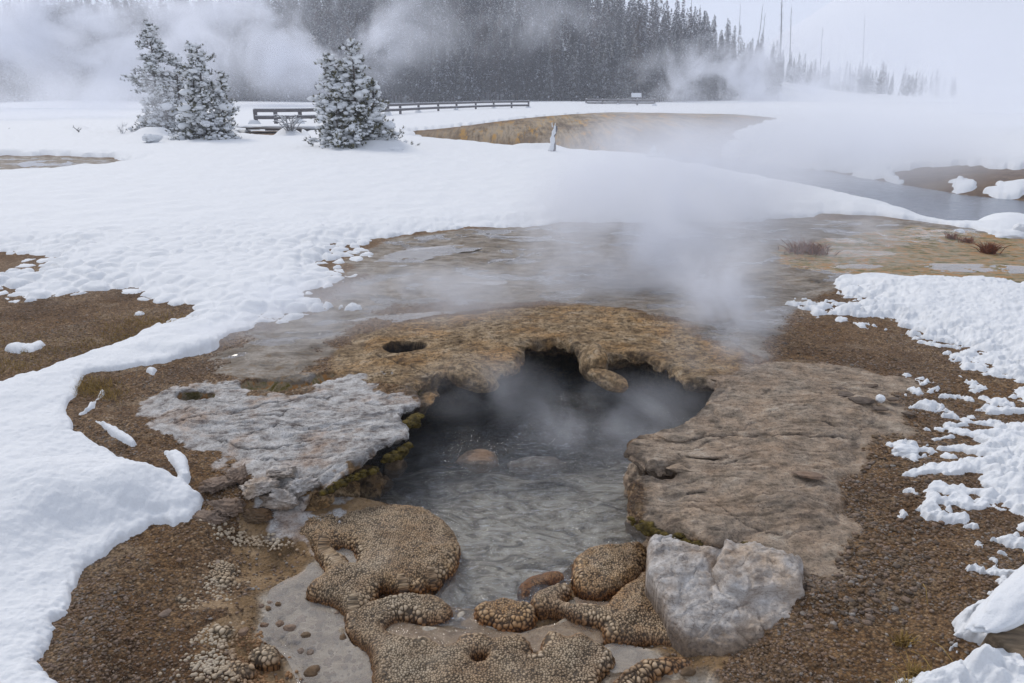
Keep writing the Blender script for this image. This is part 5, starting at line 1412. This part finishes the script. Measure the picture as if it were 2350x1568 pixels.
for rank, i in enumerate(order):
    k = int(r.integers(0, 5)); v, f, mi, H = protos[k]
    x, y = pts[i]; z = tz[i] + .1; q = x / y
    s = r.uniform(.72, 1.2) * (1 - .42 * ss(.14, .34, q)); rz = r.uniform(0, 2 * pi)
    if q > .325: s *= .92 - .9 * (q - .325)
    if rank < 300:
        lab = '%s snow dusted conifer in the forest %s' % (tone[k], where_word(x, y))
        if firsts[k] is None:
            root = empty('forest_tree', (x, y, z), lab, 'conifer', None)
            mesh_obj('crown', v, f, [M[FM[k]], M['forest_snow']], root, smooth=False, matidx=mi)
            b = MB(); b.tube([(0, 0, -.5), (.05, 0, H * .5), (0, 0, H * 1.0)], [.16, .10, .02], 6); b.build('trunk', M['far_trunk'], root, True)
            firsts[k] = root
        else:
            root = copy_tree(firsts[k]); root.location = (x, y, z); root['label'] = lab
        root['group'] = '%s conifers %s' % (tone[k], where_word(x, y))
        root.scale = (s, s, s * r.uniform(.92, 1.12)); root.rotation_euler = (0, 0, rz)
    else:
        v, f, mi = lite[k]
        c_, s_ = cos(rz), sin(rz)
        w = np.stack([v[:, 0] * c_ - v[:, 1] * s_, v[:, 0] * s_ + v[:, 1] * c_, v[:, 2]], -1) * s + np.array([x, y, z])
        fv.append(w); ff.append(f + fn); fm.append(np.where(mi == 1, 1, [0, 0, 2, 3, 0][k])); fn += len(w)
tag(mesh_obj('forest', np.concatenate(fv), np.concatenate(ff), [M['far_needles'], M['forest_snow'], M['far_needles_brown'], M['far_needles_pale']], smooth=False, matidx=np.concatenate(fm)), 'snow dusted conifer forest climbing the slope behind the front trees', None, None, 'stuff')
# dead trunks above the ridge
def snag(u, v0, v1, Y, label, seed, lean=0., stubs=30, rad=.20):
    r = np.random.default_rng(seed)
    b_ = np.array(at(u, v1, Y)); t_ = np.array(at(u + lean, v0, Y)); b_[2] -= 5
    root = empty('dead_tree', tuple(b_), label, 'dead tree', 'dead trunks above the ridge')
    m = MB(); t = np.linspace(0, 1, 6)[:, None]; pts = (t_ - b_) * t; pts[1:-1, 0] += r.normal(0, .05, 4); m.tube(pts, np.linspace(rad, rad * .3, 6), 6); m.build('trunk', M['dead_wood'], root, True)
    m = MB()
    for k in range(stubs):
        q = r.uniform(.3, .97); c = (t_ - b_) * q; a = r.uniform(0, 2 * pi); L = r.uniform(.3, 1.1) * (1.1 - q * .6)
        m.tube([c, c + np.array([cos(a) * L, sin(a) * L, r.uniform(-.3, .25) * L])], [.045, .02], 4)
    m.build('branch_stubs', M['dead_wood'], root)
for a in [(1795,-8,98,215,'tall dead trunk with many short stubs, thickest above the ridge',1,0,46,.24),(1817,16,98,215,'shorter dead trunk right of the thickest one',2,0,14,.15),(1741,10,92,212,'leaning dead trunk, left half of a crossed pair',3,10,10,.13),(1748,32,92,212,'leaning dead trunk, right half of a crossed pair',4,8,8,.12),
          (1699,6,80,214,'thin pale dead trunk left of the crossed pair',5,0,2,.09),(1607,12,70,210,'straight dark dead trunk sticking out of the ridge trees',6,0,3,.12),(1588,-15,70,210,'dead trunk cut by the upper frame edge, beside a straight dark one',7,0,4,.12),(1553,-15,80,205,'dead trunk rising past the upper frame edge, farthest left of them',8,2,8,.16),
          (1888,60,110,240,'faint dead trunk in the steam right of the ridge end',9,0,6,.10),(1985,30,130,240,'faintest dead trunk, far right in the steam',10,0,3,.10)]: snag(*a)
# low shrub with a frosted tree left, half lost in steam
pine('pine_tree', base_loc(285, 219, .3), [(0, 0, 5.5, 2.6, 0)], 'pale frosted tree far behind the tallest pine, half lost in steam', GT, 12, olive=0, tufts_per_m=14, snow_amt=1.6)
# ------------------------------------------------------------------ steam and haze
steam_n = [0]
def steam(center, size, dens, label, **k):
    V, Fc = ICO[3]
    steam_n[0] += 1
    rz = k.pop('rz', 0); ry = k.pop('ry', 0)
    m = make_steam('steam_%d' % steam_n[0], dens, off=(steam_n[0] * 13.7, steam_n[0] * 5.1, 0), **k)
    o = mesh_obj('steam', V, Fc, m)
    o.location = center; o.scale = size; o.rotation_euler = (0, ry, rz)
    tag(o, label, None, None, 'stuff')
    return o
# over the pool
steam(at(1430, 960, 5.0), (1.05, .8, .34), 3.4, 'thin steam curling over the pool water', nscale=2.0, th=.43, gain=3, detail=7)
steam(at(1110, 890, 5.3), (.75, .6, .34), 1.8, 'thin steam before the back wall lobes', nscale=2.2, th=.40, gain=3, detail=7)
steam(at(1640, 800, 5.9), (.65, .6, .65), 3.6, 'steam leaving the back right of the pool', nscale=1.8, th=.44, gain=3, detail=6)
steam(at(1650, 690, 7.0), (.8, .8, 1.05), 5.5, 'column of steam rising behind the pool', nscale=1.5, th=.45, gain=4, detail=7)
steam(at(1450, 530, 9.0), (1.9, 1.5, 1.25), 5.5, 'broad steam cloud drifting over the mud flat', nscale=1.1, th=.44, gain=4, detail=7)
steam(at(1330, 650, 8.2), (1.6, 1.1, .5), 2.2, 'steam spreading low on the mud flat', nscale=1.4, th=.43, gain=3, detail=6)
steam(at(1560, 420, 13), (3.4, 2.4, 1.7), 3.0, 'upper wisps of the steam cloud', nscale=.6, th=.42, gain=3, detail=6)
steam(at(640, 780, 6.7), (1.3, .9, .34), 2.8, 'thin steam over the left vents', nscale=1.8, th=.38, gain=3, detail=6)
steam(at(950, 700, 7.8), (2.6, 1.7, .45), 3.4, 'thin steam over the back of the flats', nscale=1.2, th=.36, gain=3, detail=6)
steam(at(1850, 550, 11.5), (2.6, 2.8, .9), 1.7, 'thin steam over the right flats', nscale=.8, th=.42, gain=3)
# river
steam(at(1880, 385, 28), (9.5, 10, 2.9), .7, 'steam lying on the river', nscale=.2, th=.36, gain=3, detail=6)
steam(at(2250, 330, 40), (14, 12, 4), .2, 'thin steam over the far right bank', nscale=.15, th=.38, gain=3, detail=6)
steam(at(2150, 240, 65), (30, 18, 8), .14, 'bank of steam beyond the river', nscale=.12, th=.45, gain=4, detail=7)
steam(at(1740, 185, 140), (30, 12, 10), .8, 'steam puff rising by the far railing', nscale=.14, th=.49, gain=5, detail=8, dist=.8)
steam(at(2040, 165, 130), (46, 16, 12), .24, 'steam drifting up from the far bank', nscale=.10, th=.49, gain=5, detail=8, dist=.8)
steam(at(2400, 40, 180), (95, 26, 36), .026, 'high bank of steam on the right', nscale=.05, th=.46, gain=5, detail=7)
steam(at(1560, 320, 42), (9, 5, 1.6), .10, 'mist over the brown terrace', nscale=.25, th=.46, gain=3)
# upper left
steam(at(100, 60, 105), (36, 18, 16), .62, 'thick steam cloud in the upper left', nscale=.10, th=.47, gain=5, detail=8, dist=.7)
steam(at(60, 230, 60), (12, 14, 3.0), .30, 'low steam on the left snow field', nscale=.13, th=.40, gain=3, detail=6)
steam(at(640, 60, 125), (34, 16, 14), .50, 'steam drifting before the forest', nscale=.10, th=.49, gain=5, detail=8, dist=.7)
steam(at(600, 190, 125), (30, 14, 5), .10, 'low steam before the forest', nscale=.08, th=.42, gain=4, detail=6)
steam(at(1180, 70, 140), (22, 12, 9), .13, 'faint veil of steam on the forest', nscale=.08, th=.47, gain=5, detail=7)
steam(at(350, 230, 36), (1.6, 1.4, 2.0), .7, 'wisp passing the tallest pine', nscale=.7, th=.46, gain=4, detail=6)

hz = NT('air')
hv = hz.n('VolumePrincipled', {'Color': (.86, .90, 1.0), 'Density': .0012, 'Anisotropy': .2})
hz.t.links.new(hv.outputs[0], hz.out.inputs['Volume'])
b = MB(); b.box((0, 480, 90), (3600, 1080, 190)); haze = b.build('haze', hz.mat)
tag(haze, 'cold misty air over the basin', None, None, 'stuff')
